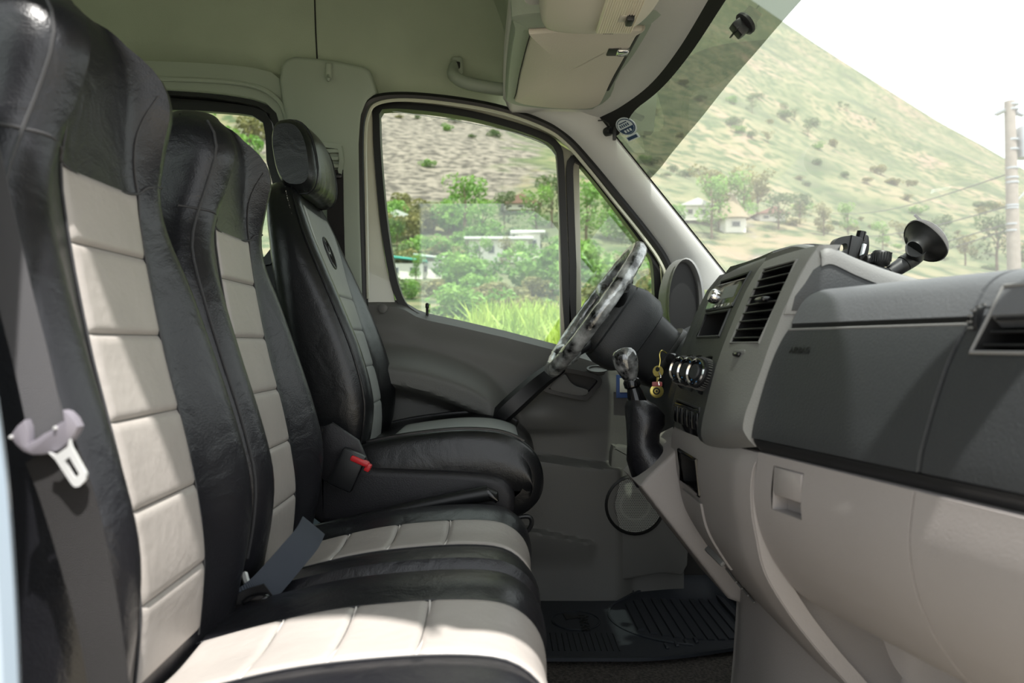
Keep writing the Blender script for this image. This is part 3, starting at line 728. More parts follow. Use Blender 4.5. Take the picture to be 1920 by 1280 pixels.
    shell = [(596, 800), (640, 836), (668, 862), (690, 876), (760, 880), (860, 884), (915, 890), (945, 900), (962, 920), (966, 945), (955, 975), (900, 985), (600, 985), (585, 900)]
    part('base_shell', prism(pxpoly(sm2(shell, 3), Ys), (0, .45, 0), .018, 4), 'seat_plastic', root)
    part('pedestal', rbox((-.17, 1.92, .16), (.42, .40, .32), .02), 'black_plastic', root)
    return root
driver_seat()

# belt buckle on its stalk beside the driver seat
bk = thing('belt_buckle', 'black seat belt buckle with red release button beside the driver seat', 'buckle', P(650, 890, 1.6))
a, b = P(640, 905, 1.6), P(668, 842, 1.6)
M = axes(a.lerp(b, .5), Vector((.82, 0, -.57)), Vector((0, 1, 0)))
ax = (b - a).normalized(); sd = Vector((ax.z, 0, -ax.x))
def ob(c, l, w_, d, r): # box along ax
    R = Matrix((ax, Vector((0, 1, 0)), sd * -1)).transposed()
    return rbox(c, (l, d, w_), r, 2, R)
part('body', ob(P(652, 880, 1.6), .082, .052, .024, .006), 'black_plastic', bk)
part('release_button', ob(P(675, 864, 1.592), .012, .040, .020, .004), 'red_plastic', bk)
part('button_end', ob(P(690, 876, 1.594), .016, .012, .020, .003), 'red_plastic', bk)
part('stalk', prism(pxpoly([(606, 800), (622, 792), (672, 826), (690, 868), (668, 858), (630, 910), (604, 900), (596, 850)], 1.615), (0, .012, 0), .004), 'seat_plastic', bk)
# hand brake lever
hb = thing('hand_brake', 'black hand brake lever between the driver seat and middle seat', 'hand brake', P(640, 975, 1.6))
hp = cr([P(560, 1000, 1.6), P(660, 978, 1.6), P(760, 955, 1.6), P(850, 936, 1.6), P(915, 924, 1.6)], 5)
part('lever', tube(hp, [lerp(.011, .017, k / (len(hp) - 1)) for k in range(len(hp))], 10), 'black_plastic', hb)
part('grip_cap', tube([P(908, 926, 1.6), P(928, 930, 1.6), P(932, 940, 1.6)], [.017, .012, .005], 10), 'rubber', hb)
part('release_tongue', prism(pxpoly([(905, 922), (916, 918), (934, 938), (930, 944)], 1.585), (0, .02, 0), .002), 'gloss_black', hb)
# adjuster loop under the front of the driver seat
part('slide_bar', tube(cr([P(960, 972, 1.7), P(990, 968, 1.7), P(997, 980, 1.7), P(988, 996, 1.7), P(970, 1000, 1.7)], 5), .005, 8), 'black_plastic', bpy.data.objects['driver_seat'])

# shoulder belt hanging beside the passenger seat, with its latch tongue
sb = thing('shoulder_belt', 'grey shoulder belt with steel latch tongue hanging beside the nearest seat', 'seat belt', P(90, 860, .66))
up = cr([P(-40, 250, .70), P(20, 520, .675), P(60, 680, .665), P(86, 800, .66), P(92, 832, .66)], 6)
part('webbing', ribbon(up, (1, .15, .12), .029, .0015), 'belt_grey', sb)
lo = cr([P(92, 842, .655), P(112, 890, .652), P(138, 970, .65), P(165, 1075, .645), P(188, 1180, .64), P(206, 1300, .64)], 6)
part('webbing', ribbon(lo, (1, -.12, .25), [.048 - .012 * sst(.3, 1, k / (len(lo) - 1)) for k in range(len(lo))], .0015), 'belt_dark', sb)
tn = [(16, 818), (30, 799), (44, 787), (50, 800), (52, 831), (66, 824), (80, 814), (96, 806), (104, 797), (118, 789), (116, 769), (126, 772), (138, 784), (146, 800), (140, 814), (128, 830), (112, 843), (96, 850), (76, 853), (58, 853), (42, 847), (28, 834)]
lt = part('latch_body', prism(pxpoly(tn, .645), (0, .010, 0), .002), 'latch_plastic', sb)
part('latch_blade', ringband(pxpoly([(90, 848), (104, 853), (126, 838), (130, 823), (134, 838), (162, 888), (160, 900), (148, 912), (140, 913), (134, 908), (104, 862)], .640), pxpoly([(120, 864), (121, 863), (125, 860), (130, 856), (133, 862), (148, 888), (147, 890), (142, 894), (140, 896), (137, 892), (122, 868)], .640), .003, 66), 'steel', lt)
for x, y in ((21, 819), (104, 802)): part('rivet', lathe([(.0018, 0), (.0012, -.002)], P(x, y, .645), (0, 1, 0), 8), 'steel', lt)
# lap belt of the middle seat lying over its rear corner
lb = thing('lap_belt', 'blue grey lap belt lying across the corner of the middle seat', 'seat belt', P(500, 1100, 1.16))
lp = cr([P(588, 985, 1.24), P(575, 1010, 1.2), P(550, 1040, 1.165), P(520, 1075, 1.14), P(492, 1105, 1.12), P(460, 1130, 1.11), P(425, 1150, 1.10)], 6)
part('webbing', ribbon(lp, (.72, .15, -.68), .046, .002), 'belt_blue', lb)
part('webbing', ribbon(cr([P(505, 1108, 1.105), P(470, 1120, 1.11), P(440, 1140, 1.105), P(400, 1172, 1.10)], 5), (.6, .3, -.6), .030, .002), 'belt_dark', lb)
part('slider', prism(pxpoly(sm2([(452, 1128), (470, 1118), (494, 1116), (502, 1124), (486, 1136), (460, 1138)], 3), 1.09), (0, .012, 0), .003), 'gloss_black', lb)
part('anchor', tube(cr([P(458, 1075, 1.14), P(462, 1090, 1.13), P(468, 1105, 1.12)], 3), .005, 6), 'steel', lb)
# ---------------------------------------------------------------- dashboard
def span(a, b, n): return [lerp(a, b, k / n) for k in range(n + 1)]
def facegrid(fx, ys, zs_, holes=(), back=.03):
    """panel x = fx(y,z) with rectangular openings; returns the panel, and one recess shell per opening"""
    for h in holes: ys = ys + [h[0], h[1]]; zs_ = zs_ + [h[2], h[3]]
    ys = sorted(set(round(y, 5) for y in ys)); zs_ = sorted(set(round(z, 5) for z in zs_))
    v = [Vector((fx(y, z), y, z)) for y in ys for z in zs_]; nz = len(zs_); f = []
    for i in range(len(ys) - 1):
        for j in range(nz - 1):
            ym, zm = (ys[i] + ys[i + 1]) / 2, (zs_[j] + zs_[j + 1]) / 2
            if any(h[0] < ym < h[1] and h[2] < zm < h[3] for h in holes): continue
            f.append((i * nz + j, (i + 1) * nz + j, (i + 1) * nz + j + 1, i * nz + j + 1))
    N = len(v); v += [p + Vector((back, 0, 0)) for p in v]; f2 = list(f)
    # closed edge all round
    per = [(i * nz) for i in range(len(ys))] + [(len(ys) - 1) * nz + j for j in range(1, nz)] + [i * nz + nz - 1 for i in range(len(ys) - 2, -1, -1)] + [j for j in range(nz - 2, 0, -1)]
    for a, b in zip(per, per[1:] + per[:1]): f2.append((a, b, b + N, a + N))
    rec = []
    for h in holes:
        y0, y1, z0, z1, d = h; c = [(y0, z0), (y1, z0), (y1, z1), (y0, z1)]
        r0 = [Vector((fx(y, z) + .0005, y, z)) for y, z in c]; r1 = [p + Vector((d, 0, 0)) for p in r0]
        rec.append((r0 + r1, [(k, (k + 1) % 4, 4 + (k + 1) % 4, 4 + k) for k in range(4)] + [(4, 5, 6, 7)]))
    return (v, f2), rec
dash = thing('dashboard', 'grey and black dashboard running across the cab under the windshield', 'dashboard', (.6, 1.3, .3))
shx = lambda y: .25 * (1.05 - y) if y < 1.05 else 0
xg_ = tab([(.570, .366), (.580, .354), (.594, .348), (.64, .358), (.70, .377), (.742, .397), (.765, .407), (.78, .418), (.79, .432)])
xg = lambda y, z: xg_(z) + shx(y)
# --- passenger side, upper black part
def lidtop(y0, y1, n):   # face above the seam rolling over into the top
    pth = cr([(.3995, 0, .748), (.407, 0, .765), (.418, 0, .781), (.437, 0, .792), (.47, 0, .796), (.56, 0, .794), (.70, 0, .788), (.80, 0, .78)], 5)
    def g(u, v):
        y = lerp(y0, y1, u); k = v * (len(pth) - 1); i = min(int(k), len(pth) - 2); p = pth[i].lerp(pth[i + 1], k - i)
        return Vector((min(p.x + shx(y), wb(max(.56, y))[0] - .01), y, p.z))
    return grid(g, n, 36, (.012, 0, -.012))
part('upper_lid', lidtop(.768, 1.047, 20), 'dash_pad_sunlit', dash)
part('lid_gap', rbox((.4455, .91, .743), (.022, .285, .008), 0, 1, Matrix.Rotation(math.atan(.25), 3, 'Z')), 'deep_black', dash)
pan, _ = facegrid(lambda y, z: xg(y, z) - .002 * sst(.738, .728, z), span(.767, 1.048, 16), span(.593, .739, 18))
part('glove_panel', pan, 'dash_black', dash)
part('lid_edge', tube([Vector((xg(y, .739) + .001, y, .7395)) for y in span(.768, 1.047, 10)], .0018, 6), 'dash_grey', dash)
pan, _ = facegrid(xg, span(.50, 1.048, 24), span(.572, .5915, 8))
part('lower_lip', pan, 'black_plastic', dash)
# airbag lettering moulded in the panel
tm = text_mesh('AIRBAG', .012, axes((xg(1.0, .712) - .0028, .998, .712), (.25, -1, 0), (.35, 0, 1)), .0004)
part('airbag_lettering', tm, 'rubber', dash)
# right end with its air outlet
hole = (.585, .745, .712, .776, .05)
pan, rec = facegrid(xg, span(.50, .763, 18), span(.593, .785, 20), [hole])
ro = part('outlet_panel', pan, 'dash_black', dash)
part('outlet_top', lidtop(.50, .763, 18), 'dash_pad_sunlit', dash)
part('outlet_recess', rec[0], 'deep_black', ro)
edge = [Vector((xg(y, z) - .001, y, z)) for y, z in [(.745, .776), (.745, .712), (.585, .712), (.585, .776)]]
part('outlet_rim', tube(edge, .0022, 6, True), 'dash_grey', ro)
for k in range(5):
    z = .719 + .0125 * k; part('slat', rbox((xg(.665, z) + .014, .665, z), (.026, .158, .0028), .001, 1, Matrix.Rotation(math.atan(.25), 3, 'Z')), 'black_plastic', ro)
part('outlet_tab', rbox((xg(.665, .744) - .002, .668, .744), (.026, .05, .011), .005, 3, Matrix.Rotation(math.atan(.25), 3, 'Z')), 'gloss_black', ro)
wh = lathe([(.016, -.003), (.017, 0), (.016, .003)], (xg(.757, .742) + .010, .757, .742), (.25, -1, 0), 28)
wo = part('thumb_wheel', wh, 'black_plastic', ro)
rib = MB()
for k in range(18):
    a = 2 * pi * k / 18; rib.add(rbox((xg(.757, .742) + .010 - .017 * math.cos(a), .757, .742 + .017 * math.sin(a)), (.002, .006, .002), 0))
rib.build('wheel_ribs', 'dash_grey', wo, kind='stuff')
# --- centre: grey column with the tall air outlet
xs_ = tab([(.535, .362), (.555, .343), (.575, .335), (.64, .348), (.70, .365), (.74, .380), (.80, .405), (.835, .424), (.853, .437), (.866, .452)])
xs = lambda y, z: xs_(z) + .05 * max(0, y - 1.27) - .006 * math.sin(pi * max(0, min(1, (y - 1.05) / .22)))
hole = (1.085, 1.213, .722, .838, .05)
pan, rec = facegrid(xs, span(1.05, 1.262, 18), span(.545, .855, 36), [hole])
for q in pan[0]: q.z += .036 * max(0, min(1, (1.26 - q.y) / .21)) * (1 - sst(.545, .70, q.z))
go = part('centre_column', pan, 'dash_grey', dash)
part('outlet_recess', rec[0], 'deep_black', go)
edge = [Vector((xs(y, z) - .0008, y, z)) for y, z in [(1.213, .838), (1.213, .722), (1.085, .722), (1.085, .838)]]
part('outlet_rim', tube(edge, .002, 6, True), 'dash_grey', go)
for k in range(9):
    z = .728 + .0128 * k; part('slat', rbox((xs(1.15, z) + .016, 1.149, z), (.03, .126, .0024), .001, 1, Matrix.Rotation(.12, 3, 'Y')), 'black_plastic', go)
part('outlet_tab', rbox((xs(1.15, .785) + .0, 1.13, .785), (.02, .034, .008), .004, 3), 'gloss_black', go)
part('outlet_divider', rbox((xs(1.15, .78) + .03, 1.149, .78), (.004, .004, .115), 0, 1, Matrix.Rotation(.42, 3, 'Y')), 'black_plastic', go)
part('slider', rbox((xs(1.15, .705) - .002, 1.152, .705), (.008, .026, .008), .004, 3), 'gloss_black', go)
part('slider_groove', rbox((xs(1.15, .705) + .0045, 1.152, .705), (.008, .052, .014), .003), 'dash_grey', go)
# hump top and its near side
tp = cr([(.440, 0, .853), (.455, 0, .856), (.485, 0, .842), (.52, 0, .828), (.56, 0, .815), (.62, 0, .80), (.72, 0, .785)], 5)
def hump(u, v):
    k = u * (len(tp) - 1); i = min(int(k), len(tp) - 2); p = tp[i].lerp(tp[i + 1], k - i); e = sst(.9, 1, v) ** 2 + sst(.1, 0, v) ** 2
    return Vector((p.x, lerp(1.045, 1.268, v), p.z + .012 * sst(.1, .5, v) - .016 * (1 - math.sqrt(max(0, 1 - max(0, 1 - v / .1) ** 2))) - .016 * (1 - math.sqrt(max(0, 1 - max(0, (v - .9) / .1) ** 2)))))
part('hump_top', grid(hump, 24, 60, (.0, 0, -.012)), 'dash_grey', dash)
side = [Vector((p.x, 1.048, p.z - .0155)) for p in tp] + [Vector((.72, 1.048, .76)), Vector((.39, 1.048, .76))] + [Vector((xs_(z), 1.048, z)) for z in (.775, .80, .83, .85)]
ho = part('hump_side', prism(side, (0, .01, 0), .002), 'dash_grey', dash)
ins = [(.405, .785), (.419, .803), (.43, .821), (.442, .829), (.463, .831), (.484, .8275), (.52, .8165), (.549, .807), (.60, .79)]
part('side_inset', prism([Vector((x, 1.047, z)) for x, z in ins] + [Vector((.60, 1.047, .765)), Vector((.40, 1.047, .765))], (0, .008, 0), .0015), 'dash_black', ho)
# --- black centre stack
hs = [(1.305, 1.50, .784, .842, .03), (1.312, 1.49, .733, .778, .06), (1.295, 1.50, .548, .612, .02)]
pan, rec = facegrid(xs, span(1.264, 1.545, 20), span(.537, .866, 36), hs)
sk_ = part('centre_stack', pan, 'dash_black', dash)
for r in rec: part('recess', r, 'deep_black', sk_)
for h in hs:
    c = [Vector((xs(y, z) - .0008, y, z)) for y, z in resample([Vector((h[0], h[2], 0)), Vector((h[1], h[2], 0)), Vector((h[1], h[3], 0)), Vector((h[0], h[3], 0))], 24) for y, z in [(y, z)]] if 0 else [Vector((xs(y, z) - .0008, y, z)) for y, z in [(h[0], h[2]), (h[1], h[2]), (h[1], h[3]), (h[0], h[3])]]
    part('opening_rim', tube(c, .0026, 6, True), 'dash_black', sk_)
part('hood', grid(lambda u, v: Vector((lerp(.452, .72, u) + .01 * math.sin(pi * v), lerp(1.262, 1.60, v), .872 + .012 * math.sin(pi * min(1, u * 2.2) / 1) * (u < .4545) - .09 * max(0, u - .35) - .05 * sst(.75, 1, v))), 20, 16, (0, 0, -.02)), 'dash_black', dash)
part('stack_end', prism([Vector((xs_(z) + .014, 1.545, z)) for z in (.545, .6, .66, .72, .78, .83, .862)] + [Vector((.7, 1.545, .84)), Vector((.7, 1.545, .545))], (0, .05, 0), .004), 'dash_black', dash)
tilt = Matrix.Rotation(.40, 3, 'Y')
rd = part('radio', rbox((xs(1.40, .805) + .006, 1.402, .806), (.016, .182, .052), .003, 2, tilt), 'gloss_black', dash)
part('radio_screen', rbox((xs(1.40, .812) - .002, 1.375, .812), (.004, .085, .026), .001, 1, tilt), 'screen', rd)
part('radio_knob', lathe([(.014, 0), (.014, .010), (.011, .014)], (xs(1.46, .808) - .001, 1.462, .808), (-.92, 0, .39), 24), 'chrome', rd)
for k in range(6): part('radio_button', rbox((xs(1.4, .79) - .001, 1.325 + .02 * k, .789), (.004, .014, .006), .001, 1, tilt), 'chrome' if k % 2 else 'dash_grey', rd)
part('radio_trim', rbox((xs(1.4, .834) + .002, 1.402, .833), (.004, .18, .003), .001, 1, tilt), 'chrome', rd)
for i, y in enumerate((1.31, 1.395, 1.475)):
    z = .667; o = Vector((xs(y, z), y, z)); axk = Vector((-.88, -.38, .26)).normalized()
    kb = part('climate_knob', lathe([(.028, -.002), (.027, .012), (.025, .022), (.021, .024), (.020, .020), (.001, .020)], o, axk, 32), 'black_plastic', dash)
    part('knob_ring', lathe([(.0225, .0225), (.0235, .0255), (.021, .027), (.019, .024)], o, axk, 32, False), 'chrome', kb)
    part('knob_collar', lathe([(.034, -.004), (.034, .001), (.029, .002)], o, axk, 28), 'gloss_black', kb)
    rb = MB(); u_ = axk.orthogonal().normalized(); v_ = axk.cross(u_)
    for k in range(36):
        a = 2 * pi * k / 36; c = o + axk * .011 + (u_ * math.cos(a) + v_ * math.sin(a)) * .0275
        rb.add(tube([c - axk * .009, c + axk * .008], .0006, 4))
    rb.build('knob_ribs', 'dash_grey', kb, kind='stuff')
    part('knob_cap', lathe([(.013, .018), (.013, .027), (.011, .029)], o, axk, 24), 'dash_black', kb)
    for k in range(7):
        a = pi * (.15 + k * .28); part('knob_mark', lathe([(.0013, .0205), (.0013, .0215)], o + (u_ * math.cos(a) + v_ * math.sin(a)) * .0165, axk, 8), 'led_blue', kb)
sp = part('switch_panel', rbox((xs(1.4, .585) + .008, 1.397, .584), (.014, .19, .05), .004), 'gloss_black', dash)
for k in range(5): part('switch', rbox((xs(1.4, .585) - .0005, 1.325 + .036 * k, .588), (.004, .034, .03), .001), 'gloss_black', sp)
part('panel_lip', tube([Vector((xs(y, .548) - .003, y, .549)) for y in span(1.30, 1.5, 6)], .004, 6), 'dash_black', sp)
# --- lower grey part, passenger side
lg_ = tab([(.355, .475), (.362, .446), (.372, .424), (.388, .404), (.41, .387), (.43, .374), (.47, .357), (.52, .349), (.575, .354)])
lg = lambda y, z: lg_(z) + shx(y) * .9
pan, rec = facegrid(lg, span(.772, 1.046, 16), span(.358, .574, 30), [(.945, 1.008, .505, .562, .02)], .14); gd = part('lower_glove_door', pan, 'dash_lower', dash); part('latch_recess', rec[0], 'dash_lower', gd)
pan, _ = facegrid(lg, span(.45, .769, 16), span(.358, .574, 30), (), .14); part('lower_end_panel', pan, 'dash_lower', dash)
part('glove_latch', rbox((lg(.977, .545) + .006, .977, .543), (.012, .060, .036), .002, 2, Matrix.Rotation(math.atan(.22), 3, 'Z')), 'dash_lower', gd)
# --- lower grey centre
lc_ = tab([(.215, .56), (.24, .49), (.28, .447), (.32, .413), (.36, .383), (.41, .354), (.46, .342), (.50, .336), (.548, .338), (.575, .350)])
lc = lambda y, z: lc_(z) + .01 * sst(1.1, 1.045, y) + .02 * max(0, y - 1.3)
hole = (1.29, 1.425, .468, .525, .06)
pan, rec = facegrid(lc, span(1.05, 1.50, 26), span(.22, .572, 40), [hole])
lo_ = part('lower_centre', pan, 'dash_lower', dash)
part('tray_recess', rec[0], 'deep_black', lo_)
part('tray_rim', tube([Vector((lc(y, z) - .001, y, z)) for y, z in [(1.29, .468), (1.425, .468), (1.425, .525), (1.29, .525)]], .004, 6, True), 'gloss_black', lo_)
part('ash_tray', facegrid(lambda y, z: lc(y, z) - .004, span(1.285, 1.42, 8), span(.345, .455, 14), (), .01)[0], 'dash_lower', lo_)
part('tray_grip', rbox((lc(1.35, .352) - .004, 1.352, .352), (.018, .10, .008), .003, 2, Matrix.Rotation(-.7, 3, 'Y')), 'dash_grey', lo_)
part('under_shade_panel', rbox((.74, .76, .372), (.44, .60, .012), .003), 'kick_dark', dash)  # added dark panel, blocks light to keep the space below dark
# cheek between centre and glove box
def cheek(u, v):
    z = lerp(.235, .574, u); return Vector((lc_(z) + .011 + .24 * v, 1.049 + .13 * v * (1.3 - .6 * u), z + .05 * v * (1 - u)))
part('centre_cheek', grid(cheek, 30, 8), 'dash_lower', dash)
for k in range(5): part('rib', tube([Vector((lc_(.26 + .012 * k) - .0, y, .26 + .012 * k - .1 * (1.42 - y))) for y in (1.36, 1.42)], .002, 5), 'dash_grey', lo_)
# pedestal under the centre
ped = [(.452, 1.47), (.448, 1.38), (.458, 1.28), (.50, 1.17), (.555, 1.10), (.62, 1.075), (.9, 1.07), (.9, 1.49), (.50, 1.49)]
pd = cr([Vector((x, y, 0)) for x, y in ped], 4, True); c0 = Vector((.66, 1.29, 0))
rg = []
for z, k, dx in ((0, 1.05, -.012), (.03, 1.0, -.004), (.12, .985, 0), (.2, .98, .004), (.30, .98, .01)): rg.append([c0 + (p - c0) * k + Vector((dx, 0, z)) for p in pd])
part('pedestal', loft(rg), 'dash_lower', dash)
# gear lever console
gc = [(.272, .452), (.285, .468), (.35, .530), (.38, .545), (.46, .545), (.52, .40), (.475, .225), (.44, .238)]
part('shift_console', prism([Vector((x, 1.46, z)) for x, z in gc], (0, .19, 0), .008, 3), 'dash_lower', dash)
# driver side of the dash
dp = cr([(.47, 0, .36), (.42, 0, .45), (.40, 0, .55), (.41, 0, .65), (.44, 0, .72), (.485, 0, .76), (.56, 0, .785), (.70, 0, .80)], 5)
def dside(u, v):
    k = v * (len(dp) - 1); i = min(int(k), len(dp) - 2); p = dp[i].lerp(dp[i + 1], k - i); return Vector((p.x, lerp(1.59, 2.16, u), p.z))
part('driver_fascia', grid(dside, 12, 36, (.02, 0, 0)), 'dash_black', dash)
# instrument hood: grey shell round a dark oval
oc = P(1283, 572, 1.97)
def oval(rx, rz, yv, dx=0, n=36): return [Vector((oc.x + dx + rx * math.cos(2 * pi * k / n) + .22 * rz * math.sin(2 * pi * k / n) * -.0, yv, oc.z + rz * math.sin(2 * pi * k / n))) for k in range(n)]
part('cluster_shell', loft([oval(.062, .135, 2.14, .03), oval(.056, .128, 2.05, .02), oval(.048, .122, 1.98, .008), oval(.043, .117, 1.965, .003), oval(.039, .112, 1.972, 0), oval(.037, .110, 2.0, 0)], True, False), 'dash_grey', dash)
part('cluster_face', prism(oval(.040, .113, 1.985), (0, .02, 0)), 'deep_black', dash)
swp = part('mirror_switch', rbox(P(1252, 637, 2.05), (.05, .06, .02), .006), 'door_grey', dash)
for k in range(2): part('switch', rbox(P(1248 + 7 * k, 628 - 9 * k, 2.02), (.014, .02, .008), .002), 'black_plastic', swp)

# ---------------------------------------------------------------- steering wheel and column
C = Vector((.245, 1.92, .806)); ut = Vector((.578, 0, .816)); nt = Vector((-.816, 0, .578)); yy = Vector((0, 1, 0))
sw = thing('steering_wheel', 'steering wheel in a marbled silver and black plastic cover', 'steering wheel', C)
R = .183; rim = []
for k in range(72):
    a = 2 * pi * k / 72; c = C + (ut * math.cos(a) + yy * math.sin(a)) * R; rd_ = (ut * math.cos(a) + yy * math.sin(a)); ring_ = []
    for j in range(12):
        b = 2 * pi * j / 12; r = .0185 + .0022 * noise.noise(Vector((a * 9, b * 1.3, 3)))
        ring_.append(c + (rd_ * math.cos(b) + nt * math.sin(b)) * r)
    rim.append(ring_)
rim.append(rim[0])
ro = part('rim', loft(rim, True, False), 'marble_cover', sw)
for a0 in (pi * .36, -pi * .36, pi * .78, -pi * .78):
    d0 = ut * math.cos(a0) + yy * math.sin(a0)
    part('spoke', tube([C + d0 * .06 - nt * .03, C + d0 * .12 - nt * .022, C + d0 * .178], [.022, .018, .016], 10), 'black_plastic', sw)
    part('cover_clip', tube([C + d0 * .150 - nt * .012, C + d0 * .168 - nt * .004, C + d0 * .19], [.018, .024, .020], 10), 'marble_cover', ro)
def srect(c, hu, hy, p=.45, n=28):
    out = []
    for k in range(n):
        a = 2 * pi * k / n; ca, sa = math.cos(a), math.sin(a)
        out.append(c + ut * (hu * math.copysign(abs(ca) ** p, ca)) + yy * (hy * math.copysign(abs(sa) ** p, sa)))
    return out
part('hub_pad', loft([srect(C + nt * .004, .05, .05), srect(C + nt * .002, .075, .075), srect(C - nt * .012, .092, .09), srect(C - nt * .045, .10, .095), srect(C - nt * .05, .096, .09)]), 'dash_black', sw)
cl = thing('steering_column', 'black steering column shroud behind the wheel', 'steering column', C - nt * .2)
part('upper_shroud', loft([srect(C - nt * .05 + ut * 0, .101, .085), srect(C - nt * .075, .108, .09), srect(C - nt * .115, .104, .088), srect(C - nt * .135, .088, .08), srect(C - nt * .14, .07, .06)]), 'dash_black', cl)
part('lower_shroud', loft([srect(C - nt * .138, .082, .07), srect(C - nt * .19 - ut * .005, .078, .066), srect(C - nt * .25 - ut * .01, .066, .06), srect(C - nt * .34, .05, .05)]), 'black_plastic', cl)
part('shroud_collar', loft([srect(C - nt * .198, .083, .071), srect(C - nt * .208, .084, .072), srect(C - nt * .216, .080, .068)]), 'rubber', cl)
part('stalk', tube([C - nt * .10 + yy * .08, C - nt * .09 + yy * .15, C - nt * .08 + yy * .21], [.008, .007, .009], 8), 'black_plastic', cl)
part('ignition_lock', lathe([(.013, 0), (.013, .02), (.011, .024)], P(1262, 672, 1.74), (-.4, -.9, 0), 18), 'gloss_black', cl)

# ---------------------------------------------------------------- gear lever
gl = thing('gear_lever', 'gear lever with marbled silver knob and black leather boot', 'gear lever', P(1225, 850, 1.55))
def pr(px, py, rx, ry, n=28, Y=1.55, tilt_=0, wob=0, ph=0):
    c = P(px, py, Y); k = Y / F; out = []
    for i in range(n):
        a = 2 * pi * i / n; r = 1 + wob * math.sin(3 * a + ph) + wob * .6 * math.sin(5 * a + 2 * ph)
        dx = math.cos(a) * rx * k * r; dy = math.sin(a) * ry * k * r
        out.append(c + Vector((dx * math.cos(tilt_), dy, dx * math.sin(tilt_))))
    return out
boot = [pr(1192, 744, 12, 12), pr(1196, 752, 20, 19, wob=.03), pr(1203, 762, 30, 26, wob=.04), pr(1209, 778, 36, 32, wob=.05, ph=.5), pr(1209, 796, 35, 34, wob=.05, ph=.9), pr(1204, 814, 30, 34, wob=.06, ph=1.3), pr(1204, 832, 30, 36, wob=.05, ph=1.6, tilt_=.12), pr(1210, 850, 36, 40, wob=.03, tilt_=.35), pr(1220, 864, 44, 46, wob=.02, tilt_=.6), pr(1228, 872, 52, 50, tilt_=.72), pr(1232, 876, 54, 52, tilt_=.75)]
part('boot', loft([cr_ for cr_ in boot]), 'black_leather', gl)
part('boot_seam', tube([r[2] + Vector((.001, -.001, 0)) for r in boot], .0018, 6), 'thread_dark', gl)
k0, k1 = P(1196, 756, 1.55), P(1168, 660, 1.55); axk = (k1 - k0).normalized()
part('shaft', lathe([(.019, 0), (.016, .02), (.013, .032), (.017, .036), (.017, .046), (.015, .05)], k0, axk, 22), 'gloss_black', gl)
part('knob', lathe([(.013, .050), (.016, .056), (.020, .066), (.024, .080), (.0255, .092), (.024, .103), (.019, .111), (.010, .115), (.001, .116)], k0, axk, 28), 'marble_knob', gl)

# ---------------------------------------------------------------- keys
ky = thing('key_ring', 'brass key and round brass tag hanging from the ignition', 'keys', P(1232, 740, 1.64))
part('wire_loop', tube(cr([P(1250, 662, 1.66), P(1241, 657, 1.645), P(1237, 664, 1.64), P(1238, 676, 1.64), P(1236, 688, 1.64)], 5), .0014, 6), 'brass', ky)
part('key_bow', ringband(pxpoly(ell(10, 11, 20, 1234, 696), 1.64), pxpoly(ell(4, 4.5, 20, 1233, 692), 1.64), .0025, 24), 'brass', ky)
part('key_blade', prism(pxpoly([(1231, 705), (1237, 705), (1237, 722), (1234, 725), (1231, 722)], 1.64), (0, .002, 0)), 'brass', ky)
part('chain', tube(cr([P(1236, 698, 1.635), P(1239, 706, 1.63), P(1235, 714, 1.635), P(1236, 722, 1.635)], 4), .0018, 6), 'chrome', ky)
tgo = part('tag_disc', lathe([(.0145, 0), (.0145, -.003), (.013, -.0035)], P(1231, 733, 1.64), (0, 1, 0), 28), 'brass', ky)
part('tag_top', rbox(P(1232, 720, 1.637), (.022, .004, .010), .002), 'key_pink', ky)
part('tag_ring', tube(pxpoly(ell(5.5, 5.5, 20, 1231, 733), 1.635), .0016, 6, True), 'rubber', tgo)
part('tag_hub', lathe([(.0025, 0), (.0025, -.002)], P(1231, 733, 1.6365), (0, 1, 0), 12), 'rubber', tgo)

# ---------------------------------------------------------------- phone holder with suction cup on the dash top
cupc, ct = onws(1738, 462)
ph = thing('phone_holder', 'black phone holder on an arm with a suction cup on the windshield', 'phone holder', (cupc.x - .05, cupc.y, .83))
ncup = Vector((-.75, -.05, -.62)).normalized()
ncup = Vector((-.80, -.25, -.52)).normalized()
YH = cupc.y + .02
cup = part('suction_cup', lathe([(.001, .003), (.030, .002), (.044, .0005), (.045, .004), (.040, .008), (.028, .016), (.018, .026), (.016, .034)], cupc, ncup, 36), 'rubber', ph)
part('cup_rim', lathe([(.0445, .001), (.0462, .003), (.0445, .006)], cupc, ncup, 36, False), 'gloss_black', cup)
j0 = cupc + ncup * .03
arm = cr([j0, P(1715, 480, YH), P(1690, 498, YH), P(1668, 512, YH)], 5)
part('arm', tube(arm, [lerp(.019, .013, k / (len(arm) - 1)) for k in range(len(arm))], 14), 'black_plastic', ph)
part('arm_joint', tube([P(1699, 491, YH), P(1695, 494, YH)], .0165, 14), 'rubber', ph)
part('lock_lever', prism(pxpoly(sm2([(1706, 442), (1710, 438), (1720, 440), (1722, 448), (1718, 470), (1711, 474), (1714, 458), (1707, 450)], 3), YH - .01), (0, .02, 0), .004), 'black_plastic', ph)
part('cup_tab', tube([cupc + ncup * .004 + Vector((-.01, .0, .04)), cupc + ncup * .008 + Vector((-.018, 0, .052))], .003, 6), 'rubber', ph)
part('link', rbox(P(1655, 505, YH), (.05, .018, .008), .003, 2, Matrix.Rotation(.25, 3, 'Y')), 'black_plastic', ph)
kb = part('knob', lathe([(.013, -.012), (.0165, -.008), (.0175, 0), (.0175, .012), (.015, .015)], P(1652, 486, YH), (.2, 0, 1), 26), 'rubber', ph)
kr = MB()
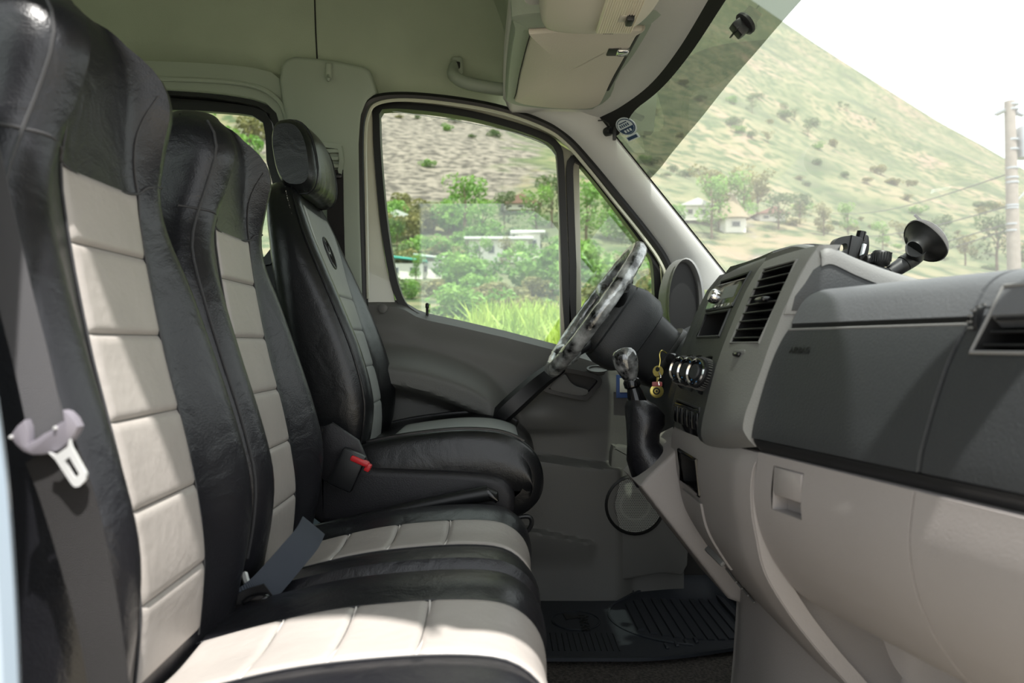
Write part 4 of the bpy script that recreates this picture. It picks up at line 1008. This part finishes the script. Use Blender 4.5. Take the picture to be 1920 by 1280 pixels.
for k in range(22):
    a = 2 * pi * k / 22; c = P(1652, 486, YH) + Vector((.0178 * math.cos(a), .0178 * math.sin(a), .004)); kr.add(tube([c + Vector((-.001, 0, -.009)), c + Vector((.001, 0, .008))], .0012, 4))
kr.build('knob_ribs', 'black_plastic', kb, kind='stuff')
YG = YH + .02
part('back_plate', prism(pxpoly([(1598, 440), (1614, 444), (1620, 448), (1604, 492), (1588, 492)], YG), (0, .03, 0), .003), 'black_plastic', ph)
part('spring_barrel', tube([P(1616, 434, YG + .015), P(1612, 450, YG + .015)], .009, 14), 'gloss_black', ph)
part('clamp_jaw', ringband(pxpoly(sm2([(1560, 480), (1564, 456), (1572, 446), (1590, 442), (1600, 446), (1600, 486), (1590, 490), (1575, 488)], 3), YG + .005), pxpoly(sm2([(1574, 472), (1576, 461), (1580, 457), (1586, 456), (1589, 459), (1589, 467), (1584, 469), (1578, 472)], 3), YG + .005), .02, 48), 'black_plastic', ph)
part('clamp_jaw', prism(pxpoly(sm2([(1618, 446), (1626, 440), (1630, 446), (1630, 468), (1624, 486), (1612, 490)], 3), YG + .01), (0, .02, 0), .002), 'black_plastic', ph)
part('foam_pad', prism(pxpoly([(1620, 456), (1626, 458), (1621, 476), (1616, 478)], YG + .002), (0, .01, 0), .002), 'sticker_white', ph)
part('ball_joint', lathe([(.010, 0), (.014, .006), (.014, .02), (.010, .026)], P(1622, 488, YG), (1, 0, -.2), 16), 'rubber', ph)

# ---------------------------------------------------------------- overhead: visor, dome light, grab handle
vz = 1.378
vs4 = [(.088, 1.64), (.296, 1.625), (.30, 1.66), (.284, 2.0), (.268, 2.085), (.22, 2.105), (.13, 2.09), (.056, 2.055), (.055, 2.0), (.074, 1.68)]
vo = thing('sun_visor', 'beige vinyl sun visor folded up above the driver', 'sun visor', (.18, 1.87, vz))
def visor_ring(k, z): 
    c = Vector((.175, 1.86, 0)); pts = cr([Vector((x, y, 0)) for x, y in vs4], 6, True)
    return [c + (p - c) * k + Vector((0, 0, z - .02 * sst(1.9, 2.1, (c + (p - c) * k).y))) for p in pts]
part('board', loft([visor_ring(.97, vz + .016), visor_ring(.995, vz + .012), visor_ring(1, vz + .006), visor_ring(.99, vz + .001), visor_ring(.965, vz - .001), visor_ring(.5, vz - .003), visor_ring(.1, vz - .003)]), 'visor_vinyl', vo)
part('pivot_clip', rbox((.283, 1.73, vz - .004), (.028, .030, .014), .005, 3), 'chrome', vo)
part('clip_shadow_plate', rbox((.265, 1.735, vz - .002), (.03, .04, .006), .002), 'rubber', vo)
part('hinge_rod', tube([Vector((.305, 1.66, vz + .012)), Vector((.30, 1.8, vz + .012)), Vector((.288, 2.0, vz + .002))], .006, 10), 'rubber', vo)
part('end_clip', rbox((.075, 1.83, vz + .012), (.016, .05, .022), .005), 'visor_vinyl', vo)
# moulded surround of the visor
sr = thing('visor_surround', 'olive grey moulded recess around the sun visor', 'overhead trim', (.18, 1.87, 1.4))
spts = cr([Vector((x, y, 0)) for x, y in [(.06, 1.56), (.36, 1.55), (.385, 1.62), (.335, 2.0), (.30, 2.10), (.25, 2.135), (.12, 2.12), (.035, 2.08), (.025, 2.0), (.035, 1.65)]], 6, True)
ipts = cr([Vector((x, y, 0)) for x, y in vs4], 6, True); c = Vector((.18, 1.86, 0))
ipts = [c + (p - c) * 1.02 for p in ipts]
zdrop = lambda p: -.02 * sst(1.9, 2.1, p.y)
part('moulding', loft([[p + Vector((0, 0, 1.42 + zdrop(p))) for p in spts], [p + Vector((0, 0, 1.388 + zdrop(p))) for p in [c + (q - c) * .985 for q in spts]], [p + Vector((0, 0, 1.384 + zdrop(p))) for p in [c + (q - c) * .96 for q in spts]], [p + Vector((0, 0, 1.388 + zdrop(p))) for p in ipts], [p + Vector((0, 0, 1.40 + zdrop(p))) for p in ipts]], True, False), 'pillar_trim', sr)
# dome light console
dl = thing('dome_light', 'beige overhead console with ribbed lamp lens and black switch', 'dome light', (.19, 1.40, 1.34))
cpts = cr([Vector((x, y, 0)) for x, y in [(.095, 1.20), (.27, 1.20), (.295, 1.25), (.30, 1.40), (.285, 1.50), (.255, 1.545), (.19, 1.56), (.12, 1.55), (.09, 1.515), (.083, 1.40), (.083, 1.25)]], 5, True); c = Vector((.19, 1.38, 0))
part('housing', loft([[c + (p - c) * k + Vector((0, 0, z)) for p in cpts] for k, z in ((1.05, 1.41), (1.03, 1.375), (1.0, 1.352), (.96, 1.343), (.90, 1.340), (.4, 1.338))]), 'console_trim', dl)
ln = part('lens', rbox((.232, 1.42, 1.338), (.072, .22, .012), .006, 3), 'lens', dl)
for k in range(15): part('rib', tube([Vector((.200 + .0046 * k, 1.32, 1.3315)), Vector((.200 + .0046 * k, 1.52, 1.3315))], .0014, 5), 'lens', ln)
part('lamp_switch', rbox((.251, 1.452, 1.328), (.014, .03, .014), .003), 'black_plastic', dl)
part('switch_slot', rbox((.238, 1.452, 1.3315), (.014, .028, .003), .001), 'console_trim', dl)
for k in range(6): part('vent_slot', rbox((.216 + .0035 * k, 1.548, 1.343), (.0018, .006, .004), 0), 'rubber', dl)
# grab handle
gh_ = thing('grab_handle', 'olive grey grab handle above the driver window', 'grab handle', onwall(900, 160))
hpts = cr([onwall(857, 117, .008), onwall(850, 128, .03), onwall(851, 142, .055), onwall(872, 155, .07), onwall(910, 163, .072), onwall(950, 168, .068), onwall(972, 166, .05)], 6)
part('bar', tube(hpts, [.014 + .004 * sst(0, .5, k / (len(hpts) - 1)) for k in range(len(hpts))], 12), 'pillar_trim', gh_)
part('mount', rbox(onwall(857, 123, .012), (.034, .03, .046), .008, 3), 'pillar_trim', gh_)
part('screw_hole', rbox(onwall(857, 122, .028), (.018, .008, .02), .004), 'deep_black', gh_)

# ---------------------------------------------------------------- rubber floor mat
fm = thing('floor_mat', 'black ribbed rubber floor mat in the driver foot well', 'floor mat', (.35, 1.95, 0))
def mz(x, y): return .010 + .9 * max(0, x - .6) ** 1.2 + .05 * sst(2.12, 2.27, y) * sst(.25, .55, x)
def matf(u, v):
    x = lerp(.02, .80, u); y = lerp(1.735 + .10 * sst(.3, .75, x), 2.205 + .06 * sst(.2, .6, x), v)
    e = .006 * (sst(.035, .02, v) + sst(.965, .98, v) + sst(.03, .015, u)); return Vector((x, y, mz(x, y) + e))
mo = part('sheet', grid(matf, 70, 60, (0, 0, -.008)), 'mat_rubber', fm)
lc2 = Vector((.205, 1.985, 0))
def disc(r): return [Vector((lc2.x + .93 * r * math.cos(2 * pi * k / 40), lc2.y + r * math.sin(2 * pi * k / 40), .0115)) for k in range(40)]
part('logo_ring', tube(disc(.066), .002, 6, True), 'mat_rubber', fm)
part('logo_disc', prism([p + Vector((0, 0, .0005)) for p in disc(.062)], (0, 0, -.004)), 'mat_rubber', fm)
part('logo_text', text_mesh('DAKAR', .034, axes((.222, 1.965, .0125), (0, -1, 0), (1, 0, 0)), .0015), 'rubber', fm)
part('logo_mark', prism([Vector((x, y, .0142)) for x, y in [(.175, 2.032), (.18, 1.985), (.19, 1.99), (.24, 2.008), (.195, 2.012)]], (0, 0, -.003)), 'rubber', fm)
for k in range(26):
    x = .02 + .014 * k; 
    if x < .30: part('groove', tube([Vector((x, 1.79, .0108)), Vector((x, 1.90, .0108))], .0012, 4), 'rubber', fm)
hc = Vector((.52, 2.0, 0))
for k in range(15):
    x = .36 + .026 * k; h = math.sqrt(max(0, .2 ** 2 - (x - hc.x) ** 2)) * .95
    if h > .02: part('rib', loft([[Vector((x + dx, y + .0 + .04, mz(x, y) + dz)) for dx, dz in ((-.009, -.001), (-.007, .004), (.007, .004), (.009, -.001))] for y in span(1.975 - h * .85, 1.975 + h * .85, 8)]), 'mat_rubber', fm)
arc = [Vector((hc.x + .225 * math.cos(a), 2.015 + .2 * math.sin(a), mz(hc.x + .225 * math.cos(a), 2.015 + .2 * math.sin(a)) + .001)) for a in span(pi * .62, pi * 1.42, 24)]
part('heel_border', tube(arc, .004, 6), 'mat_rubber', fm)
for k in range(4):
    part('rib', rbox((.40 + .026 * k, 1.815 + .012 * k, .0125), (.008, .03, .006), .002), 'mat_rubber', fm)
    part('rib', rbox((.36 + .026 * k, 2.19 + .004 * k, mz(.36 + .026 * k, 2.19) + .003), (.008, .025, .006), .002), 'mat_rubber', fm)
# ---------------------------------------------------------------- outside: ground, mountain, vegetation, houses, pole
def nodes_mat(name):
    m = bpy.data.materials.new(name); m.use_nodes = True; MATS[name] = m; return m, m.node_tree, m.node_tree.nodes['Principled BSDF']
mat('dirt', (150, 140, 122), .95, col2=(186, 176, 158), vscale=2, bump=.4, bscale=8)
m, nt, b = nodes_mat('hillside'); b.inputs['Roughness'].default_value = .95
tc = nt.nodes.new('ShaderNodeTexCoord')
def tex(sc, det=6, dist=0):
    n = nt.nodes.new('ShaderNodeTexNoise'); n.inputs['Scale'].default_value = sc; n.inputs['Detail'].default_value = det; n.inputs['Distortion'].default_value = dist
    nt.links.new(tc.outputs['Object'], n.inputs['Vector']); return n.outputs[0]
def ramp(fac, stops):
    r = nt.nodes.new('ShaderNodeValToRGB'); e = r.color_ramp.elements
    for k, (p, c) in enumerate(stops):
        if k < 2: e[k].position = p; e[k].color = lin(c)
        else: q = e.new(p); q.color = lin(c)
    nt.links.new(fac, r.inputs[0]); return r.outputs[0]
def mixc(f, a, c):
    n = nt.nodes.new('ShaderNodeMix'); n.data_type = 'RGBA'; nt.links.new(f, n.inputs[0]); nt.links.new(a, n.inputs[6]); nt.links.new(c, n.inputs[7]); return n.outputs[2]
grass_c = ramp(tex(.045, 12, .6), [(.30, (60, 68, 42)), (.70, (128, 108, 90)), (.44, (90, 95, 62)), (.57, (114, 107, 78))])
rock_c = ramp(tex(.8, 12), [(.38, (66, 59, 54)), (.60, (126, 116, 106))])
shrub = ramp(tex(.34, 9), [(.46, (255, 255, 255)), (.60, (0, 0, 0))])
dark = ramp(tex(.9, 3), [(.3, (44, 58, 30)), (.7, (66, 82, 42))])
att = nt.nodes.new('ShaderNodeAttribute'); att.attribute_name = 'rock'
grain = tex(.18, 8)
ma = nt.nodes.new('ShaderNodeMath'); ma.operation = 'ADD'; nt.links.new(att.outputs['Fac'], ma.inputs[0]); nt.links.new(grain, ma.inputs[1])
rk = nt.nodes.new('ShaderNodeMapRange'); rk.inputs[1].default_value = .92; rk.inputs[2].default_value = 1.12; nt.links.new(ma.outputs[0], rk.inputs[0])
nt.links.new(mixc(rk.outputs[0], mixc(shrub, dark, grass_c), rock_c), b.inputs['Base Color'])
def leafmat(name, c1, c2):
    m, nt, b = nodes_mat(name); n = nt.nodes.new('ShaderNodeTexNoise'); n.inputs['Scale'].default_value = 2.2
    g = nt.nodes.new('ShaderNodeTexCoord'); nt.links.new(g.outputs['Object'], n.inputs['Vector'])
    r = nt.nodes.new('ShaderNodeValToRGB'); r.color_ramp.elements[0].position = .3; r.color_ramp.elements[1].position = .7
    r.color_ramp.elements[0].color = lin(c1); r.color_ramp.elements[1].color = lin(c2); nt.links.new(n.outputs[0], r.inputs[0]); nt.links.new(r.outputs[0], b.inputs['Base Color'])
    b.inputs['Roughness'].default_value = .6
    t = nt.nodes.new('ShaderNodeBsdfTranslucent'); nt.links.new(r.outputs[0], t.inputs[0]); mx = nt.nodes.new('ShaderNodeMixShader'); mx.inputs[0].default_value = .35
    nt.links.new(b.outputs[0], mx.inputs[1]); nt.links.new(t.outputs[0], mx.inputs[2]); nt.links.new(mx.outputs[0], nt.nodes['Material Output'].inputs[0])
leafmat('leaf_green', (74, 120, 42), (136, 174, 76)); leafmat('leaf_olive', (100, 104, 58), (156, 148, 94)); leafmat('leaf_dark', (52, 76, 38), (96, 120, 60)); leafmat('grass_bright', (126, 160, 52), (188, 204, 96))
mat('bark', (96, 80, 64), .9); mat('house_white', (226, 222, 212), .8, var=.06); mat('house_teal', (70, 176, 164), .6); mat('roof_grey', (196, 196, 192), .6); mat('thatch', (132, 120, 100), .95, bump=.6, bscale=20)
mat('roof_red', (132, 98, 86), .8); mat('dark_pane', (60, 66, 68), .2); mat('pole_wood', (150, 140, 132), .85, var=.1); mat('galvanised', (176, 180, 186), .4, .6); mat('wire', (70, 70, 74), .6)
mat('blue_sheet', (96, 140, 196), .5)
gr = struct('ground', rbox((0, -14, -.62), (260, 40, .1), 0), 'dirt', 'pale dirt road surface around the van', 'ground')
RID = [(-1800, 60), (-900, -60), (0, -150), (700, -120), (1100, -20), (1300, 48), (1420, 106), (1530, 162), (1640, 214), (1760, 270), (1850, 306), (1920, 336), (2100, 420), (2600, 520), (3600, 590)]
def ridge(px):
    for (a, b_), (c, d) in zip(RID, RID[1:]):
        if px <= c: return b_ + (d - b_) * (px - a) / (c - a)
    return 600
def terr(X, Y):
    px = CX + F * X / max(Y, .1); px = max(-1800, min(3500, px))
    H = (CY - ridge(px)) / F * 300; t = max(0, (Y - 7.5) / 292.5)
    z = -.57 + 1.25 * sst(3.6, 9, Y) * sst(28, 14, X - .25 * Y) + H * t ** 1.85
    z += (noise.noise(Vector((X * .012, Y * .012, 0))) * 7 + noise.noise(Vector((X * .05, Y * .05, 4))) * 1.0) * sst(.03, .3, t) * sst(1.0, .85, t) + .25 * noise.noise(Vector((X * .3, Y * .3, 9))) * sst(9, 16, Y)
    if t > 1: z -= (t - 1) * 60
    return z
rowsY = [3.6 * (420 / 3.6) ** (k / 80) for k in range(81)]; V = []; rock = []
NU = 130
for Y in rowsY:
    for i in range(NU + 1):
        u = lerp(-1.15, 1.35, i / NU); X = u * (Y + 6); V.append(Vector((X, Y, terr(X, Y))))
        px = CX + F * X / Y; py = CY - F * (V[-1].z - CZ) / Y
        rock.append(.85 * sst(1250, 800, px) * sst(430, 350, py) * sst(300, 600, px) + .5 * sst(70, 10, abs(px - 1330 - .55 * (py - 300))) * sst(280, 330, py))
Fq = [(i * (NU + 1) + j, i * (NU + 1) + j + 1, (i + 1) * (NU + 1) + j + 1, (i + 1) * (NU + 1) + j) for i in range(80) for j in range(NU)]
hl = tag(mk('hillside', V, Fq, 'hillside'), 'steep green and brown mountain slope outside the van', 'hillside', kind='structure')
at = hl.data.attributes.new('rock', 'FLOAT', 'POINT'); at.data.foreach_set('value', rock)
# bank of tall bright grass beside the road
rnd = random.Random(3); gm = MB(); gv = []; gf = []
for k in range(9000):
    Y = rnd.uniform(6.2, 10.5); X = rnd.uniform(-.32, .34) * Y; h = rnd.uniform(.25, .62) * (1.0 if X > -.03 * Y else .65); z = terr(X, Y)
    a = rnd.uniform(0, 2 * pi); d = Vector((math.cos(a), math.sin(a), 0)); l = Vector((rnd.gauss(0, .16), rnd.gauss(0, .16), 0)); o = len(gv); w_ = .018
    gv += [Vector((X, Y, z - .03)) - d * w_, Vector((X, Y, z - .03)) + d * w_, Vector((X, Y, z + h * .6)) + l * .4 + d * w_ * .8, Vector((X, Y, z + h * .6)) + l * .4 - d * w_ * .8, Vector((X, Y, z + h)) + l]
    gf += [(o, o + 1, o + 2, o + 3), (o + 3, o + 2, o + 4)]
tag(mk('grass', gv, gf, 'grass_bright', smooth=False), 'tall bright green grass on the bank below the driver window', 'grass', kind='stuff')
def leaf_blob(lobes, n, size, seed, flat=1.0):
    r = random.Random(seed); v = []; f = []
    for k in range(n):
        c, R = lobes[r.randrange(len(lobes))]; d = Vector((r.gauss(0, 1), r.gauss(0, 1), r.gauss(0, 1))).normalized() * R * r.uniform(.55, 1) ** .5
        d.z *= flat; p = Vector(c) + d; nrm = (d + Vector((r.gauss(0, .4), r.gauss(0, .4), r.gauss(0, .4)))).normalized(); t = nrm.orthogonal().normalized(); t.rotate(Matrix.Rotation(r.uniform(0, 6.28), 3, nrm)); b_ = nrm.cross(t); s = size * r.uniform(.6, 1.3); o = len(v)
        v += [p - t * s, p + b_ * s * .5, p + t * s, p - b_ * s * .5]; f.append((o, o + 1, o + 2, o + 3))
    return v, f
def proto_bush(seed, m_, h=1.0, nl=7, n=900):
    r = random.Random(seed); lobes = [((r.uniform(-.38, .38), r.uniform(-.3, .3), r.uniform(.28, .72) * h), r.uniform(.2, .32)) for _ in range(nl)]
    e = thing('bush', '', 'bush', (0, 0, 0), 'bushes on the slope outside', local=(0, 0, 0))
    part('foliage', leaf_blob(lobes, n, .055, seed), m_, e, smooth=False, kind='stuff')
    part('stem', tube([Vector((0, 0, -.2)), Vector((.02, 0, .25)), Vector((.05, .02, .5 * h))], [.03, .022, .01], 6), 'bark', e)
    return e
def proto_tree(seed, m_):
    r = random.Random(seed); lobes = [((r.uniform(-.22, .22), r.uniform(-.2, .2), r.uniform(.38, .95)), r.uniform(.1, .17)) for _ in range(11)]
    e = thing('tree', '', 'tree', (0, 0, 0), 'trees on the slope outside', local=(0, 0, 0))
    part('crown', leaf_blob(lobes, 900, .03, seed), m_, e, smooth=False, kind='stuff')
    part('trunk', tube([Vector((0, 0, -.1)), Vector((.01, 0, .3)), Vector((-.01, .01, .6)), Vector((.02, 0, .85))], [.022, .018, .012, .005], 6), 'bark', e)
    for k in range(4): part('branch', tube([Vector((0, 0, .3 + .1 * k)), Vector(lobes[k][0])], [.01, .004], 5), 'bark', e)
    return e
bush = [proto_bush(11, 'leaf_green'), proto_bush(12, 'leaf_olive'), proto_bush(13, 'leaf_dark'), proto_bush(14, 'leaf_green', 1.2)]
tree = [proto_tree(21, 'leaf_green'), proto_tree(22, 'leaf_dark'), proto_tree(23, 'leaf_olive')]
BL = ['leafy light green bush ', 'dry olive bush ', 'dark green bush ', 'tall light green bush ']
TL = ['slender light green tree ', 'dark green tree ', 'olive green tree ']
used = {}
def plant(lst, k, labels, px, Y, hpx, sx=1.0):
    src = lst[k]; X = (px - CX) * Y / F
    o = src if src not in used else copy_tree(src); used[src] = 1
    where = 'seen through the rear side window' if px < 560 else 'seen through the driver window' if px < 1062 else 'seen through the quarter window' if px < 1245 else 'seen beyond the dashboard' if px < 1560 else 'seen beyond the phone holder' if px < 1780 else 'beside the power pole'
    dist = 'low on the bank' if Y < 20 else 'halfway up the slope' if Y < 85 else 'high on the mountain'
    o.location = (X, Y, terr(X, Y) - .05); s = hpx * Y / F; o.scale = (s * sx, s * sx, s); o.rotation_euler = (0, 0, random.uniform(0, 6.28)); o['label'] = labels[k] + ' ' + dist + ' ' + where
pl = random.Random(5)
for px, Y, h, k in [(745, 13, 50, 1), (790, 14, 48, 0), (840, 12, 55, 2), (880, 15, 85, 3), (925, 16, 90, 0), (965, 14, 90, 1), (1010, 13, 95, 1), (1040, 12.5, 80, 1), (1095, 13, 90, 1), (1130, 14, 110, 1), (1165, 15, 120, 2), (1200, 14, 110, 1), (1235, 14, 100, 2),
                    (735, 36, 44, 2), (775, 38, 40, 0), (815, 40, 40, 1), (860, 44, 80, 0), (905, 42, 70, 3), (990, 46, 80, 0), (1035, 44, 90, 3), (1085, 40, 90, 0), (1120, 43, 90, 3), (1160, 46, 80, 0), (1200, 40, 70, 1),
                    (345, 118, 80, 0), (390, 124, 70, 3), (432, 112, 76, 0), (470, 128, 60, 1)]:
    plant(bush, k, BL, px + pl.uniform(-6, 6), Y, h * 1.1, pl.uniform(1.1, 1.6))
for px, Y, h, k in [(900, 58, 60, 0), (955, 60, 66, 2), (985, 56, 60, 0), (780, 50, 50, 0), (872, 78, 110, 0), (905, 72, 80, 0), (945, 82, 70, 1), (1005, 80, 80, 0), (1035, 84, 80, 1), (1100, 72, 110, 0), (1140, 78, 80, 0), (745, 70, 55, 1), (1335, 80, 100, 0), (1350, 86, 110, 2), (1395, 84, 90, 0), (1420, 92, 80, 2), (1460, 86, 60, 1), (1500, 92, 50, 1), (1545, 84, 55, 2), (1590, 92, 50, 0), (1655, 84, 45, 0), (1700, 86, 60, 2), (1760, 96, 70, 1), (1810, 98, 60, 2), (1870, 88, 90, 1), (1930, 88, 80, 2),
                    (1575, 290, 14, 1), (1588, 292, 12, 1), (1640, 292, 10, 1), (1470, 250, 22, 1), (1490, 252, 18, 1), (1515, 240, 20, 1), (1410, 230, 30, 1), (1440, 200, 22, 2)]:
    plant(tree, k, TL, px, Y, h * 1.15, pl.uniform(.9, 1.3))
for _ in range(46):
    qx, qy, qh = pl.uniform(700, 1245), pl.uniform(22, 84), pl.uniform(40, 75)
    if qx < 850 and qy < 57: qy += 34
    plant(bush, pl.choice([0, 1, 2, 3, 1, 0]), BL, qx, qy, qh, pl.uniform(1.1, 1.6))
for _ in range(110):
    px = pl.uniform(690, 1900); Y = pl.uniform(85, 260); plant(bush, pl.choice([1, 2, 2, 1, 0]), BL, px, Y, pl.uniform(8, 20), pl.uniform(1.2, 2.2))

def house(name, label, px, Y, w_, h, d, wall='house_white', roof='roof_grey', style='flat', nwin=3, lift=0):
    X = (px - CX) * Y / F; z = terr(X, Y) - .3 + lift; e = thing(name, label, 'building', (X, Y, z))
    part('wall', rbox((X, Y, z + h / 2), (w_, d, h), .03, 1), wall, e)
    if style == 'flat': part('roof', rbox((X, Y - .2, z + h + .1), (w_ + .8, d + .9, .22), .03, 1), roof, e)
    elif style == 'gable':
        part('roof', prism([Vector((X - w_ / 2 - .5, Y - d / 2 - .5, z + h)), Vector((X, Y - d / 2 - .5, z + h + w_ * .28)), Vector((X + w_ / 2 + .5, Y - d / 2 - .5, z + h))], (0, d + 1, 0)), roof, e)
    elif style == 'cone': part('roof', lathe([(w_ * .85, 0), (w_ * .45, h * .8), (.05, h * 1.7)], (X, Y, z + h), (0, 0, 1), 20), roof, e)
    else: part('roof', rbox((X, Y, z + h + .35), (w_ + .6, d + .6, .12), .02, 1, Matrix.Rotation(.12, 3, 'Y')), roof, e)
    for k in range(nwin):
        wx = X - w_ / 2 + w_ * (k + .5) / nwin; f_ = part('window', rbox((wx, Y - d / 2 - .03, z + h * .58), (w_ / nwin * .45, .08, h * .38), .01, 1), 'roof_grey', e)
        part('pane', rbox((wx, Y - d / 2 - .08, z + h * .58), (w_ / nwin * .36, .03, h * .3), 0, 1), 'dark_pane', f_)
    return e
house('house', 'long white house among trees seen through the driver window', 935, 67, 5.0, 1.9, 4, nwin=4)
house('house', 'white house behind bushes at the right of the driver window', 988, 69, 2.2, 2.2, 3, nwin=2)
house('shed', 'white shed with teal roof at the left of the driver window', 762, 56, 2.6, 1.2, 2.4, roof='house_teal', style='lean', nwin=2)
house('shed', 'low white shed with grey roof beside the teal roofed shed', 812, 57, 2.0, 1.3, 2.4, style='lean', nwin=2)
house('house', 'white house at the far left edge of the driver window', 748, 84, 2.8, 1.3, 3, nwin=2, style='gable')
house('house', 'red roofed house partly hidden by trees on the slope', 975, 92, 4.0, .7, 4, roof='roof_red', style='gable', nwin=3)
house('house', 'white gabled house beside the windshield pillar', 1300, 88, 3.0, 1.6, 3, style='gable', nwin=2)
house('hut', 'thatched hut with a cone roof beyond the dashboard', 1374, 84, 2.2, 1.6, 2.2, roof='thatch', style='cone', nwin=1)
house('house', 'red roofed house behind the thatched hut', 1440, 92, 3.0, .9, 3, roof='roof_red', style='gable', nwin=2)
house('kiosk', 'small teal roadside kiosk behind the phone holder', 1608, 62, 2.2, 1.2, 2, wall='house_teal', roof='house_teal', style='lean', nwin=1)
# power pole
Yp = 26.0; X = (1893 - CX) * Yp / F; zt = CZ + (CY - 190) * Yp / F
pole = thing('power_pole', 'weathered wooden power pole with insulators and a transformer', 'utility pole', (X, Yp, -.6))
part('post', tube([Vector((X + .25, Yp, -.6)), Vector((X, Yp, zt))], [.24, .16], 14), 'pole_wood', pole)
for py in (196, 205, 262, 280, 315, 333, 342, 385, 390, 420, 432):
    zc = CZ + (CY - py) * Yp / F; part('band', lathe([(.2, -.03), (.2, .03)], (X + .08, Yp, zc), (0, 0, 1), 14), 'galvanised', pole)
for s, y0, y1 in ((-1, 202, 215), (1, 208, 216)):
    a = Vector((X, Yp, CZ + (CY - y0) * Yp / F)); b_ = Vector((X + s * .5, Yp, CZ + (CY - y1) * Yp / F)); ao = part('arm', tube([a, b_], .03, 6), 'wire', pole)
    for t in (.5, .8): c = a.lerp(b_, t); part('insulator', lathe([(.03, -.1), (.09, -.06), (.05, -.02), (.09, .02), (.05, .06), (.03, .1)], c, (b_ - a), 12), 'galvanised', ao)
part('transformer', lathe([(.05, -.55), (.34, -.5), (.36, 0), (.36, .45), (.30, .55), (.1, .6)], (X + .62, Yp, CZ + (CY - 268) * Yp / F), (0, 0, 1), 20), 'galvanised', pole)
part('bracket', tube([Vector((X, Yp, CZ + (CY - 262) * Yp / F)), Vector((X + .7, Yp, CZ + (CY - 255) * Yp / F))], .03, 6), 'galvanised', pole)
part('bracket', tube([Vector((X + .1, Yp, CZ + (CY - 385) * Yp / F)), Vector((X + .6, Yp, CZ + (CY - 355) * Yp / F))], .03, 6), 'galvanised', pole)
for i, (y0, x1, y1) in enumerate([(386, 1560, 440), (418, 1600, 470), (430, 1560, 500), (325, 1560, 400)]):
    a = Vector((X, Yp, CZ + (CY - y0) * Yp / F)); b_ = P(x1, y1, 60); pts = [a.lerp(b_, t) + Vector((0, 0, -.5 * math.sin(pi * t))) for t in span(0, 1, 12)]
    tag(part('power_line', tube(pts, .022, 5), 'wire'), ['topmost', 'second', 'lowest', 'far'][i] + ' thin dark power line running from the wooden pole', 'power line', 'power lines')
